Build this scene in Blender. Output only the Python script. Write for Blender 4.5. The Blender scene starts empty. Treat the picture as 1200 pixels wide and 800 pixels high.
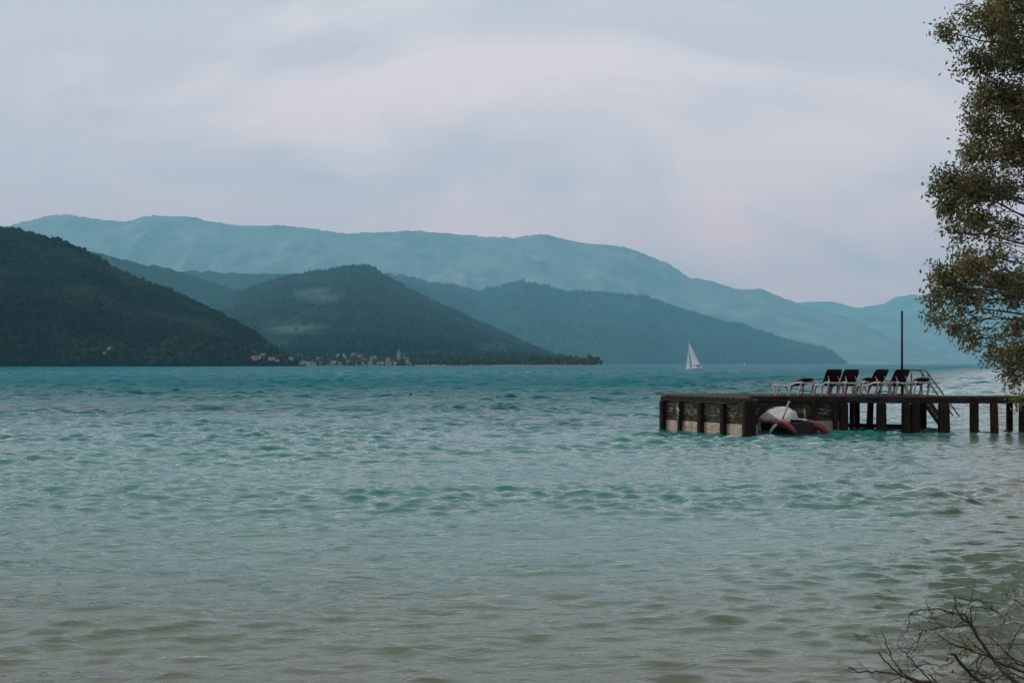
import bpy, bmesh, math, random
import numpy as np
from mathutils import Vector, Matrix

C = bpy.context.scene
COL = C.collection
F, CX, HZ, H = 1500.0, 600.0, 426.5, 2.6          # lens in picture units, horizon line, eye height over the water

# ------------------------------------------------------------------ camera
cam = bpy.data.cameras.new('camera')
cam.sensor_width = 36.0
cam.lens = F / 1200.0 * 36.0
cam.shift_y = (HZ - 400.0) / 1200.0
cam.clip_start, cam.clip_end = 0.1, 90000.0
camo = bpy.data.objects.new('camera', cam)
camo.location = (0, 0, H)
camo.rotation_euler = (math.radians(90), 0, 0)
COL.objects.link(camo)
C.camera = camo

# ------------------------------------------------------------------ sun, sky, exposure
SUN_DIR = Vector((-0.95, 0.28, 0)).normalized()
SUN_EL = math.radians(40)
SUN_DIR = Vector((SUN_DIR.x * math.cos(SUN_EL), SUN_DIR.y * math.cos(SUN_EL), math.sin(SUN_EL)))
sun = bpy.data.lights.new('sun', 'SUN')
sun.energy = 2.5
sun.angle = math.radians(0.6)
sun.color = (1.0, 0.94, 0.85)
suno = bpy.data.objects.new('sun', sun)
suno.rotation_euler = SUN_DIR.to_track_quat('Z', 'Y').to_euler()
suno.location = (-30, 0, 40)
COL.objects.link(suno)

W = bpy.data.worlds.new('World')
C.world = W
W.use_nodes = True
nt = W.node_tree
nt.nodes.clear()
N = nt.nodes.new
L = nt.links.new
out = N('ShaderNodeOutputWorld')
sky = N('ShaderNodeTexSky')
sky.sky_type = 'NISHITA'
sky.sun_disc = False
sky.sun_elevation = SUN_EL
sky.sun_rotation = math.atan2(SUN_DIR.x, SUN_DIR.y)
sky.air_density = 1.0
sky.dust_density = 2.0
bg = N('ShaderNodeBackground')
bg.inputs[1].default_value = 0.09
L(sky.outputs[0], bg.inputs[0])
tc = N('ShaderNodeTexCoord')
sep = N('ShaderNodeSeparateXYZ')
L(tc.outputs['Generated'], sep.inputs[0])
az = N('ShaderNodeMath'); az.operation = 'MAXIMUM'; az.inputs[1].default_value = 0.0
L(sep.outputs[2], az.inputs[0])
ad = N('ShaderNodeMath'); ad.operation = 'ADD'; ad.inputs[1].default_value = 0.6
L(az.outputs[0], ad.inputs[0])
comb = N('ShaderNodeCombineXYZ')
for i in (0, 1):
    dv = N('ShaderNodeMath'); dv.operation = 'DIVIDE'
    L(sep.outputs[i], dv.inputs[0]); L(ad.outputs[0], dv.inputs[1])
    L(dv.outputs[0], comb.inputs[i])
mp = N('ShaderNodeMapping'); mp.inputs['Scale'].default_value = (0.85, 1.5, 1.0); mp.inputs['Location'].default_value = (18.8, 9.9, 0)
L(comb.outputs[0], mp.inputs[0])
nz = N('ShaderNodeTexNoise'); nz.inputs['Scale'].default_value = 3.0; nz.inputs['Detail'].default_value = 9; nz.inputs['Roughness'].default_value = 0.56
nz.inputs['Distortion'].default_value = 0.45
L(mp.outputs[0], nz.inputs['Vector'])
cr = N('ShaderNodeValToRGB')
cr.color_ramp.elements[0].position = 0.43; cr.color_ramp.elements[0].color = (0.465, 0.497, 0.558, 1)
cr.color_ramp.elements[1].position = 0.585; cr.color_ramp.elements[1].color = (0.625, 0.61, 0.65, 1)
L(nz.outputs[0], cr.inputs[0])
# the cloud veil is thickest and brightest low down, all round the horizon
vr = N('ShaderNodeValToRGB')
ve = vr.color_ramp.elements
ve[0].position = 0.0; ve[0].color = (1.0, 0.60, 0.53, 1)
ve[1].position = 1.0; ve[1].color = (0.30, 0.29, 0.285, 1)
for pos, c in ((0.06, (0.93, 0.485, 0.425)), (0.14, (0.455, 0.34, 0.316)), (0.28, (0.36, 0.318, 0.303))):
    k = ve.new(pos); k.color = (*c, 1)
L(az.outputs[0], vr.inputs[0])
vm = N('ShaderNodeMix'); vm.data_type = 'RGBA'; vm.blend_type = 'MULTIPLY'; vm.inputs[0].default_value = 1.0
L(cr.outputs[0], vm.inputs[6]); L(vr.outputs[0], vm.inputs[7])
bg2 = N('ShaderNodeBackground'); bg2.inputs[1].default_value = 5.0
L(vm.outputs[2], bg2.inputs[0])
mx = N('ShaderNodeMixShader'); mx.inputs[0].default_value = 0.88
L(bg.outputs[0], mx.inputs[1]); L(bg2.outputs[0], mx.inputs[2]); L(mx.outputs[0], out.inputs[0])

C.view_settings.view_transform = 'Standard'
C.view_settings.look = 'None'
C.view_settings.exposure = 0.0
C.view_settings.gamma = 1.0
C.cycles.use_denoising = True
C.cycles.max_bounces = 6
C.cycles.volume_bounces = 0
C.cycles.caustics_reflective = False
C.cycles.caustics_refractive = False
C.cycles.sample_clamp_indirect = 4.0

# ------------------------------------------------------------------ helpers
R = random.Random(7)
RNG = np.random.default_rng(11)


def px(u, v, Y):
    """the place at depth Y that stands at picture point (u, v)"""
    return Vector(((u - CX) / F * Y, Y, H - (v - HZ) / F * Y))


def link(o, parent=None):
    COL.objects.link(o)
    if parent is not None:
        o.parent = parent
    return o


def tag(o, label=None, cat=None, group=None, kind=None):
    if label: o['label'] = label
    if cat: o['category'] = cat
    if group: o['group'] = group
    if kind: o['kind'] = kind
    return o


def empty(name, loc=(0, 0, 0), rz=0.0):
    o = bpy.data.objects.new(name, None)
    o.empty_display_size = 0.2
    o.location = loc
    o.rotation_euler = (0, 0, rz)
    return link(o)


def big_mesh(name, V, Q, smooth=True):
    """mesh out of numpy arrays: V (n,3), Q (m,k)"""
    me = bpy.data.meshes.new(name)
    V = np.asarray(V, dtype=np.float32); Q = np.asarray(Q, dtype=np.int32)
    k = Q.shape[1]
    me.vertices.add(len(V)); me.vertices.foreach_set('co', V.ravel())
    me.loops.add(Q.size); me.loops.foreach_set('vertex_index', Q.ravel())
    me.polygons.add(len(Q))
    me.polygons.foreach_set('loop_start', np.arange(0, Q.size, k, dtype=np.int32))
    me.polygons.foreach_set('loop_total', np.full(len(Q), k, dtype=np.int32))
    me.polygons.foreach_set('use_smooth', np.full(len(Q), smooth, dtype=bool))
    me.update(calc_edges=True)
    return me


def attr(me, name, vals):
    a = me.attributes.new(name, 'FLOAT', 'POINT')
    a.data.foreach_set('value', np.asarray(vals, dtype=np.float32))


class MB:
    """collects shapes; build() links them as ONE mesh object"""
    def __init__(self):
        self.v, self.f = [], []

    def add(self, vs, fs):
        b = len(self.v)
        self.v += [tuple(x) for x in vs]
        self.f += [tuple(i + b for i in f) for f in fs]
        return self

    def box(self, c, s, M=None, jit=0.0):
        hx, hy, hz = s[0] / 2, s[1] / 2, s[2] / 2
        vs = [Vector((x * hx, y * hy, z * hz)) for x in (-1, 1) for y in (-1, 1) for z in (-1, 1)]
        if jit: vs = [p + Vector((R.uniform(-jit, jit), R.uniform(-jit, jit), R.uniform(-jit, jit))) for p in vs]
        if M is not None: vs = [M @ p for p in vs]
        vs = [p + Vector(c) for p in vs]
        return self.add(vs, [(0, 1, 3, 2), (4, 6, 7, 5), (0, 4, 5, 1), (2, 3, 7, 6), (0, 2, 6, 4), (1, 5, 7, 3)])

    def bar(self, a, b, w, h, up=(0, 0, 1)):
        """box between two points, w across, h along up"""
        a, b = Vector(a), Vector(b)
        d = (b - a)
        y = d.normalized(); x = y.cross(Vector(up)); 
        if x.length < 1e-4: x = y.cross(Vector((1, 0, 0)))
        x.normalize(); z = x.cross(y)
        M = Matrix((x, y, z)).transposed()
        return self.box((a + b) / 2, (w, d.length, h), M)

    def tube(self, pts, rad, n=8, cap=True):
        pts = [Vector(p) for p in pts]
        if not hasattr(rad, '__len__'): rad = [rad] * len(pts)
        vs, fs = [], []
        prev = None
        for i, p in enumerate(pts):
            d = (pts[min(i + 1, len(pts) - 1)] - pts[max(i - 1, 0)])
            d = d.normalized() if d.length > 1e-9 else Vector((0, 0, 1))
            x = (prev - d * prev.dot(d)) if prev is not None else d.cross(Vector((0.31, 0.2, 0.93)))
            if x.length < 1e-5: x = d.cross(Vector((1, 0, 0)))
            x.normalize(); y = d.cross(x); prev = x
            for k in range(n):
                t = 2 * math.pi * k / n
                vs.append(p + (x * math.cos(t) + y * math.sin(t)) * rad[i])
        for i in range(len(pts) - 1):
            for k in range(n):
                a, b = i * n + k, i * n + (k + 1) % n
                fs.append((a, b, b + n, a + n))
        if cap:
            fs.append(tuple(range(n - 1, -1, -1)))
            fs.append(tuple((len(pts) - 1) * n + k for k in range(n)))
        return self.add(vs, fs)

    def build(self, name, mat, parent=None, smooth=False, bevel=0.0):
        me = bpy.data.meshes.new(name)
        me.from_pydata(self.v, [], self.f)
        bm = bmesh.new(); bm.from_mesh(me)
        if bevel:
            bmesh.ops.bevel(bm, geom=list(bm.edges), offset=bevel, segments=1, affect='EDGES', clamp_overlap=True)
        bmesh.ops.recalc_face_normals(bm, faces=bm.faces)
        bm.to_mesh(me); bm.free()
        if smooth: me.polygons.foreach_set('use_smooth', [True] * len(me.polygons))
        me.materials.append(mat)
        return link(bpy.data.objects.new(name, me), parent)


def copy_tree(o, parent=None):
    c = o.copy(); COL.objects.link(c)
    if parent is not None:
        c.parent = parent
    for ch in list(o.children): copy_tree(ch, c)
    return c


# value noise in numpy
LAT = RNG.random((256, 256))


def vnoise(x, y):
    xi = np.floor(x).astype(np.int64); yi = np.floor(y).astype(np.int64)
    fx = x - xi; fy = y - yi
    fx = fx * fx * (3 - 2 * fx); fy = fy * fy * (3 - 2 * fy)
    a = LAT[xi & 255, yi & 255]; b = LAT[(xi + 1) & 255, yi & 255]
    c = LAT[xi & 255, (yi + 1) & 255]; d = LAT[(xi + 1) & 255, (yi + 1) & 255]
    return (a * (1 - fx) + b * fx) * (1 - fy) + (c * (1 - fx) + d * fx) * fy


def fbm(x, y, o=4, g=0.5):
    s, a, t = 0, 1.0, 0
    for i in range(o):
        s = s + a * (vnoise(x * 2 ** i + 17.3 * i, y * 2 ** i + 9.1 * i) - 0.5); t += a; a *= g
    return s / t * 2


# ------------------------------------------------------------------ materials
def new_mat(name):
    m = bpy.data.materials.new(name); m.use_nodes = True
    return m, m.node_tree, m.node_tree.nodes['Principled BSDF']


def mat(name, c1, c2=None, scale=5.0, rough=0.7, bump=0.0, stretch=(1, 1, 1), spec=0.4, detail=6, lo=0.35, hi=0.65, metal=0.0, coord='Object'):
    m, t, p = new_mat(name)
    p.inputs['Roughness'].default_value = rough
    p.inputs['Specular IOR Level'].default_value = spec
    p.inputs['Metallic'].default_value = metal
    p.inputs['Base Color'].default_value = (*c1, 1)
    if c2 is not None:
        tcn = t.nodes.new('ShaderNodeTexCoord')
        mpn = t.nodes.new('ShaderNodeMapping'); mpn.inputs['Scale'].default_value = stretch
        t.links.new(tcn.outputs[coord], mpn.inputs[0])
        n = t.nodes.new('ShaderNodeTexNoise'); n.inputs['Scale'].default_value = scale; n.inputs['Detail'].default_value = detail
        t.links.new(mpn.outputs[0], n.inputs['Vector'])
        r = t.nodes.new('ShaderNodeValToRGB')
        r.color_ramp.elements[0].position = lo; r.color_ramp.elements[0].color = (*c1, 1)
        r.color_ramp.elements[1].position = hi; r.color_ramp.elements[1].color = (*c2, 1)
        t.links.new(n.outputs[0], r.inputs[0]); t.links.new(r.outputs[0], p.inputs['Base Color'])
        if bump:
            b = t.nodes.new('ShaderNodeBump'); b.inputs['Distance'].default_value = bump; b.inputs['Strength'].default_value = 1
            t.links.new(n.outputs[0], b.inputs['Height']); t.links.new(b.outputs[0], p.inputs['Normal'])
    return m


M = {}
M['post'] = mat('dark_jetty_wood', (0.008, 0.006, 0.005), (0.028, 0.020, 0.015), 6, 0.85, 0.01, (3, 3, 0.5), spec=0.1)  # near-black brown wood, varied by noise
M['post_red'] = mat('reddish_worn_wood', (0.012, 0.007, 0.006), (0.06, 0.026, 0.018), 5, 0.85, 0.01, (3, 3, 0.5), spec=0.1)
M['beam'] = mat('weathered_beam_wood', (0.009, 0.007, 0.006), (0.036, 0.028, 0.022), 4, 0.9, 0.01, (0.6, 2, 3), spec=0.1)
M['deck'] = mat('weathered_deck_wood', (0.02, 0.017, 0.015), (0.065, 0.055, 0.047), 4, 0.9, 0.006, (3, 0.6, 3), spec=0.1)
M['white_frame'] = mat('white_resin', (0.27, 0.26, 0.255), (0.38, 0.365, 0.36), 8, 0.45)
M['sling'] = mat('dark_sling_fabric', (0.014, 0.009, 0.008), (0.028, 0.016, 0.013), 20, 0.85, spec=0.12)
M['steel'] = mat('dark_painted_steel', (0.008, 0.011, 0.012), (0.018, 0.022, 0.024), 6, 0.6, spec=0.2)
M['galv'] = mat('galvanised_steel', (0.07, 0.066, 0.062), (0.13, 0.125, 0.12), 12, 0.45, metal=0.6)
M['stair_dark'] = mat('dark_stair_metal', (0.02, 0.018, 0.017), (0.06, 0.045, 0.04), 9, 0.7)
M['red_float'] = mat('red_float_plastic', (0.085, 0.009, 0.008), (0.15, 0.020, 0.017), 5, 0.4)
M['pink_side'] = mat('pale_red_gunwale', (0.30, 0.11, 0.09), (0.42, 0.19, 0.16), 6, 0.55)  # pinkish red, paler than the floats
M['hull_black'] = mat('dark_boat_bottom', (0.012, 0.011, 0.011), (0.028, 0.022, 0.02), 6, 0.8, spec=0.1)
M['cover'] = mat('grey_white_cover_cloth', (0.27, 0.275, 0.28), (0.40, 0.40, 0.40), 3.5, 0.85, 0.02)
M['sail'] = mat('white_sailcloth', (0.72, 0.72, 0.72), (0.82, 0.82, 0.82), 0.8, 0.7)
M['hull_white'] = mat('white_gelcoat', (0.66, 0.66, 0.66), (0.78, 0.78, 0.78), 2, 0.35)
M['mast'] = mat('aluminium_mast', (0.35, 0.36, 0.37), (0.5, 0.5, 0.5), 3, 0.4, metal=0.6)
M['buoy'] = mat('weathered_yellow_buoy', (0.05, 0.035, 0.006), (0.12, 0.085, 0.015), 8, 0.6)
M['dark_rubber'] = mat('dark_rubber', (0.02, 0.02, 0.02), (0.04, 0.04, 0.04), 8, 0.7)
M['bark'] = mat('grey_brown_bark', (0.03, 0.024, 0.018), (0.09, 0.07, 0.055), 9, 0.95, 0.02, (2, 2, 0.5))
M['dead_bark'] = mat('dead_dark_bark', (0.018, 0.014, 0.010), (0.055, 0.042, 0.03), 14, 0.95, 0.004, (1, 1, 1))
M['pale_bark'] = mat('bleached_dead_wood', (0.09, 0.078, 0.06), (0.22, 0.20, 0.16), 14, 0.9, 0.003)
M['dry_leaf'] = mat('dry_brown_leaf', (0.04, 0.028, 0.014), (0.08, 0.05, 0.025), 30, 0.9)
M['shore'] = mat('shore_gravel_and_soil', (0.07, 0.06, 0.045), (0.17, 0.15, 0.12), 2.5, 0.95, 0.05)
M['skin'] = mat('skin', (0.35, 0.20, 0.14), (0.42, 0.25, 0.18), 10, 0.6)
M['dark_cloth'] = mat('dark_clothing', (0.015, 0.017, 0.02), (0.03, 0.03, 0.03), 10, 0.9)
M['red_cloth'] = mat('dark_red_clothing', (0.10, 0.012, 0.012), (0.14, 0.02, 0.02), 10, 0.9)


def plank_mat(name, dark, pale, lo, hi):
    """weathered plank: grain, peeling pale patches, moss"""
    m, t, p = new_mat(name)
    p.inputs['Roughness'].default_value = 0.92
    p.inputs['Specular IOR Level'].default_value = 0.2
    nd, lk = t.nodes.new, t.links.new
    tcn = nd('ShaderNodeNewGeometry')
    mpn = nd('ShaderNodeMapping'); mpn.inputs['Scale'].default_value = (1.0, 1.0, 2.6)
    lk(tcn.outputs['Position'], mpn.inputs[0])
    n = nd('ShaderNodeTexNoise'); n.inputs['Scale'].default_value = 4.2; n.inputs['Detail'].default_value = 9; n.inputs['Roughness'].default_value = 0.68
    lk(mpn.outputs[0], n.inputs['Vector'])
    r = nd('ShaderNodeValToRGB')
    e = r.color_ramp.elements
    e[0].position = lo; e[0].color = (*dark, 1)
    e[1].position = hi; e[1].color = (*pale, 1)
    lk(n.outputs[0], r.inputs[0]); lk(r.outputs[0], p.inputs['Base Color'])
    b = nd('ShaderNodeBump'); b.inputs['Distance'].default_value = 0.02
    lk(n.outputs[0], b.inputs['Height']); lk(b.outputs[0], p.inputs['Normal'])
    return m


M['plank_dark'] = plank_mat('mossy_dark_plank', (0.014, 0.012, 0.009), (0.085, 0.074, 0.054), 0.44, 0.66)
M['plank_mix'] = plank_mat('peeling_plank', (0.018, 0.015, 0.011), (0.30, 0.26, 0.20), 0.46, 0.72)
M['plank_pale'] = plank_mat('bleached_waterline_plank', (0.17, 0.14, 0.10), (0.40, 0.34, 0.265), 0.34, 0.58)


def foliage_mat(name, c1, c2, c3, scale, trans=0.25, attr_name=None):
    m, t, p = new_mat(name)
    nd, lk = t.nodes.new, t.links.new
    if attr_name:
        a = nd('ShaderNodeAttribute'); a.attribute_name = attr_name; src = a.outputs['Fac']
    else:
        g = nd('ShaderNodeNewGeometry'); n = nd('ShaderNodeTexNoise'); n.inputs['Scale'].default_value = scale; n.inputs['Detail'].default_value = 4
        lk(g.outputs['Position'], n.inputs['Vector']); src = n.outputs[0]
    r = nd('ShaderNodeValToRGB'); e = r.color_ramp.elements
    if attr_name: e[0].position, e[1].position = 0.0, 1.0
    else: e[0].position, e[1].position = 0.32, 0.68
    e[0].color = (*c1, 1); e[1].color = (*c3, 1)
    k = r.color_ramp.elements.new(0.5); k.color = (*c2, 1)
    lk(src, r.inputs[0]); lk(r.outputs[0], p.inputs['Base Color'])
    p.inputs['Roughness'].default_value = 0.65; p.inputs['Specular IOR Level'].default_value = 0.25 if attr_name else 0.0
    if trans:
        tr = nd('ShaderNodeBsdfTranslucent'); lk(r.outputs[0], tr.inputs[0])
        ms = nd('ShaderNodeMixShader'); ms.inputs[0].default_value = trans
        lk(p.outputs[0], ms.inputs[1]); lk(tr.outputs[0], ms.inputs[2])
        lk(ms.outputs[0], t.nodes['Material Output'].inputs[0])
    return m


M['leaf'] = foliage_mat('tree_leaves', (0.075, 0.082, 0.034), (0.155, 0.152, 0.064), (0.34, 0.29, 0.12), 1, 0.34, 'tint')
M['forest'] = foliage_mat('forest_crowns', (0.0035, 0.0095, 0.0095), (0.008, 0.017, 0.0155), (0.020, 0.034, 0.027), 0.008, 0)
M['shore_tree'] = foliage_mat('shore_tree_crowns', (0.014, 0.022, 0.013), (0.028, 0.036, 0.020), (0.05, 0.058, 0.034), 0.05, 0)
M['conifer'] = foliage_mat('conifer_forest', (0.004, 0.014, 0.0165), (0.007, 0.019, 0.021), (0.013, 0.028, 0.027), 0.006, 0)


def hill_mat(name, c1, c2, scale, patch=None, pscale=0.001, plo=0.55, phi=0.6, bump=0.0):
    m, t, p = new_mat(name)
    nd, lk = t.nodes.new, t.links.new
    p.inputs['Roughness'].default_value = 0.95; p.inputs['Specular IOR Level'].default_value = 0.0
    g = nd('ShaderNodeNewGeometry'); n = nd('ShaderNodeTexNoise'); n.inputs['Scale'].default_value = scale; n.inputs['Detail'].default_value = 8
    n.inputs['Roughness'].default_value = 0.62
    lk(g.outputs['Position'], n.inputs['Vector'])
    r = nd('ShaderNodeValToRGB'); e = r.color_ramp.elements
    e[0].position, e[1].position = 0.35, 0.65
    e[0].color = (*c1, 1); e[1].color = (*c2, 1)
    lk(n.outputs[0], r.inputs[0])
    col = r.outputs[0]
    if patch is not None:
        a = nd('ShaderNodeAttribute'); a.attribute_name = 'meadow'
        n2 = nd('ShaderNodeTexNoise'); n2.inputs['Scale'].default_value = pscale; n2.inputs['Detail'].default_value = 6
        lk(g.outputs['Position'], n2.inputs['Vector'])
        mm = nd('ShaderNodeMath'); mm.operation = 'MULTIPLY_ADD'; mm.inputs[1].default_value = 1.0
        sb = nd('ShaderNodeMath'); sb.operation = 'SUBTRACT'; sb.inputs[1].default_value = 0.5
        lk(n2.outputs[0], sb.inputs[0]); lk(sb.outputs[0], mm.inputs[0]); lk(a.outputs['Fac'], mm.inputs[2])
        r2 = nd('ShaderNodeValToRGB'); r2.color_ramp.elements[0].position = plo; r2.color_ramp.elements[1].position = phi
        lk(mm.outputs[0], r2.inputs[0])
        mxn = nd('ShaderNodeMix'); mxn.data_type = 'RGBA'
        lk(r2.outputs[0], mxn.inputs[0]); lk(col, mxn.inputs[6]); mxn.inputs[7].default_value = (*patch, 1)
        col = mxn.outputs[2]
    lk(col, p.inputs['Base Color'])
    if bump:
        b = nd('ShaderNodeBump'); b.inputs['Distance'].default_value = bump; b.inputs['Strength'].default_value = 1.0
        lk(n.outputs[0], b.inputs['Height']); lk(b.outputs[0], p.inputs['Normal'])
    return m


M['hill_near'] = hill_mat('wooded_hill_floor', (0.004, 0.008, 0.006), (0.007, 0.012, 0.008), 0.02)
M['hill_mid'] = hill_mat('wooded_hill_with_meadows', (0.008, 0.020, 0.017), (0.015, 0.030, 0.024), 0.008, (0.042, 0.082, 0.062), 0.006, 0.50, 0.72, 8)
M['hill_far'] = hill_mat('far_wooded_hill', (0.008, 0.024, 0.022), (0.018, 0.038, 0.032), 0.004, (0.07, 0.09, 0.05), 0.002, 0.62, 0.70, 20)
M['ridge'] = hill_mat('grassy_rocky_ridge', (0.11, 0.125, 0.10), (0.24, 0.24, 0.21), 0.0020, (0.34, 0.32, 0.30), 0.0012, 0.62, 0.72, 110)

# ------------------------------------------------------------------ shoreline of this bank, ground
def shore_d(X, Y):
    """metres inland of the waterline (negative: offshore)"""
    a = (X - (0.40 * Y + 1.6)) * 0.93 + 0.5 * np.sin(Y * 0.35) * 0.6
    b = 6.6 - Y + 0.35 * np.sin(X * 0.5)
    return np.logaddexp(a * 1.2, b * 1.2) / 1.2


gx = np.linspace(-90, 120, 260); gy = np.linspace(-60, 110, 220)
GX, GY = np.meshgrid(gx, gy)
d = shore_d(GX, GY)
GZ = np.where(d > 0, 0.95 * (1 - np.exp(-d / 3.5)) + 0.02 * np.maximum(d - 6, 0), np.maximum(d * 0.14, -3.0))
GZ = GZ + 0.10 * fbm(GX * 0.5, GY * 0.5, 4) * np.clip(np.abs(d), 0, 1)
idx = np.arange(GX.size).reshape(GX.shape)
Q = np.stack([idx[:-1, :-1], idx[:-1, 1:], idx[1:, 1:], idx[1:, :-1]], -1).reshape(-1, 4)
me = big_mesh('shore_ground', np.stack([GX, GY, GZ], -1).reshape(-1, 3), Q)
me.materials.append(M['shore'])
tag(link(bpy.data.objects.new('shore_ground', me)), kind='structure')

# lake bed under everything, out to the horizon
mb = MB(); mb.add([(-25000, -7000, -3.2), (25000, -7000, -3.2), (25000, 28900, -3.2), (-25000, 28900, -3.2)], [(0, 1, 2, 3)])
tag(mb.build('lake_bed', M['shore']), kind='structure')

# ------------------------------------------------------------------ water
def water_heights(X, Y, spacing):
    """chop running in towards the bank: many short-crested waves, cut off where the grid cannot carry them"""
    rg = np.random.default_rng(3)
    Z = np.zeros_like(X); DX = np.zeros_like(X); DY = np.zeros_like(X)
    env1 = 0.55 + 0.9 * vnoise(X * 0.05 + 3, Y * 0.07 + 8)
    env2 = 0.25 + 1.45 * vnoise(X * 0.13 + 31, Y * 0.2 + 5)
    n = 130
    for i in range(n):
        lam = 0.22 * (9.0 / 0.22) ** ((i + rg.random()) / n)
        th = math.radians(-90 + 7) + rg.normal(0, 0.52 if lam < 2 else 0.42)
        k = 2 * math.pi / lam
        lp_ = 0.50 + np.clip((Y - 12) / 85, 0, 2.1)       # the sea gets longer out on the open lake
        amp = 0.0084 * lam * np.minimum(1.0, lp_ / lam) ** 1.75 * (1 - 0.24 * np.clip((30 - Y) / 14, 0, 1))
        amp = amp * (1 + 0.7 * np.clip((Y - 40) / 60, 0, 1))
        if i % 13 == 5 and lam > 1.2: amp = amp + 0.017 * np.maximum(env1 - 0.85, 0) * np.minimum(1, 40 / Y)   # a few longer crests running in
        kx, ky = k * math.cos(th), k * math.sin(th)
        ph = rg.random() * 6.283
        fade = np.clip((lam / (2.0 * spacing)) - 0.7, 0, 1)
        w = amp * fade * (env1 if lam > 2 else env2)
        p = kx * X + ky * Y + ph
        Z += w * np.cos(p)
        q = 0.9
        DX -= q * w * math.cos(th) * np.sin(p); DY -= q * w * math.sin(th) * np.sin(p)
    return Z, DX, DY


rows = [4.8]
while rows[-1] < 1300: rows.append(rows[-1] * 1.0036)
rows = np.array(rows)
ts = np.concatenate([-np.geomspace(3.2, 0.56, 60)[:-1], np.linspace(-0.56, 0.56, 400), np.geomspace(0.56, 3.2, 60)[1:]])
T, YY = np.meshgrid(ts, rows)
XX = T * YY
Zw, DX, DY = water_heights(XX, YY, YY * 0.0036)
ent = np.clip((YY - 4) / 2, 0, 1)
dsh = shore_d(XX, YY)
damp = np.clip(-dsh / 2.5 + 0.15, 0.05, 1) * np.clip((1300 - YY) / 600, 0, 1) * np.clip((2.6 - np.abs(T)) / 0.8, 0, 1)
Vw = np.stack([XX + DX * damp, YY + DY * damp, Zw * damp], -1)
nr, nc = XX.shape
idx = np.arange(nr * nc).reshape(nr, nc)
Qw = np.stack([idx[:-1, :-1], idx[:-1, 1:], idx[1:, 1:], idx[1:, :-1]], -1).reshape(-1, 4)
off = -np.logaddexp((XX - (0.40 * YY + 1.6)) * 3.3 * 0.5, (6.6 - YY) * 0.5) / 0.5      # the bottom falls off faster on the right-hand side
# open water beyond: rows on to the far side of the lake
rows2 = np.geomspace(rows[-1], 28800, 60)
T2, Y2 = np.meshgrid(ts, rows2)
V2 = np.stack([np.clip(T2 * Y2, -25500, 25500), Y2, np.zeros_like(Y2)], -1)
i2 = np.arange(T2.size).reshape(T2.shape) + nr * nc
i2[0] = idx[-1]
Q2 = np.stack([i2[:-1, :-1], i2[:-1, 1:], i2[1:, 1:], i2[1:, :-1]], -1).reshape(-1, 4)
me = big_mesh('lake_water', np.concatenate([Vw.reshape(-1, 3), V2.reshape(-1, 3)]), np.concatenate([Qw, Q2]))
attr(me, 'offshore', np.concatenate([off.ravel(), Y2.ravel()]))

m, t, p = new_mat('lake_water')
nd, lk = t.nodes.new, t.links.new
a = nd('ShaderNodeAttribute'); a.attribute_name = 'offshore'
geo = nd('ShaderNodeNewGeometry')
n1 = nd('ShaderNodeTexNoise'); n1.inputs['Scale'].default_value = 0.09; n1.inputs['Detail'].default_value = 5
mp1 = nd('ShaderNodeMapping'); mp1.inputs['Scale'].default_value = (0.5, 1.0, 1.0)
lk(geo.outputs['Position'], mp1.inputs[0]); lk(mp1.outputs[0], n1.inputs['Vector'])
# log of the distance offshore + noise  -> body colour of the water over that depth
ml = nd('ShaderNodeMath'); ml.operation = 'MAXIMUM'; ml.inputs[1].default_value = 1.0
lk(a.outputs['Fac'], ml.inputs[0])
lg = nd('ShaderNodeMath'); lg.operation = 'LOGARITHM'; lg.inputs[1].default_value = 10.0
lk(ml.outputs[0], lg.inputs[0])
ns = nd('ShaderNodeMath'); ns.operation = 'MULTIPLY_ADD'; ns.inputs[1].default_value = 0.24; 
sb = nd('ShaderNodeMath'); sb.operation = 'SUBTRACT'; sb.inputs[1].default_value = 0.5
lk(n1.outputs[0], sb.inputs[0]); lk(sb.outputs[0], ns.inputs[0]); lk(lg.outputs[0], ns.inputs[2])
dv = nd('ShaderNodeMath'); dv.operation = 'DIVIDE'; dv.inputs[1].default_value = 3.0
lk(ns.outputs[0], dv.inputs[0])
r = nd('ShaderNodeValToRGB'); e = r.color_ramp.elements
stops = [(0.10, (0.090, 0.084, 0.050)), (0.28, (0.068, 0.100, 0.066)), (0.37, (0.043, 0.132, 0.101)), (0.44, (0.025, 0.138, 0.115)), (0.52, (0.013, 0.128, 0.117)),
         (0.60, (0.006, 0.116, 0.117)), (0.68, (0.002, 0.096, 0.110)), (0.76, (0.001, 0.104, 0.124)), (0.95, (0.001, 0.106, 0.136))]
e[0].position, e[0].color = stops[0][0], (*stops[0][1], 1)
e[1].position, e[1].color = stops[-1][0], (*stops[-1][1], 1)
for pos, c in stops[1:-1]:
    k = e.new(pos); k.color = (*c, 1)
lk(dv.outputs[0], r.inputs[0])
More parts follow.
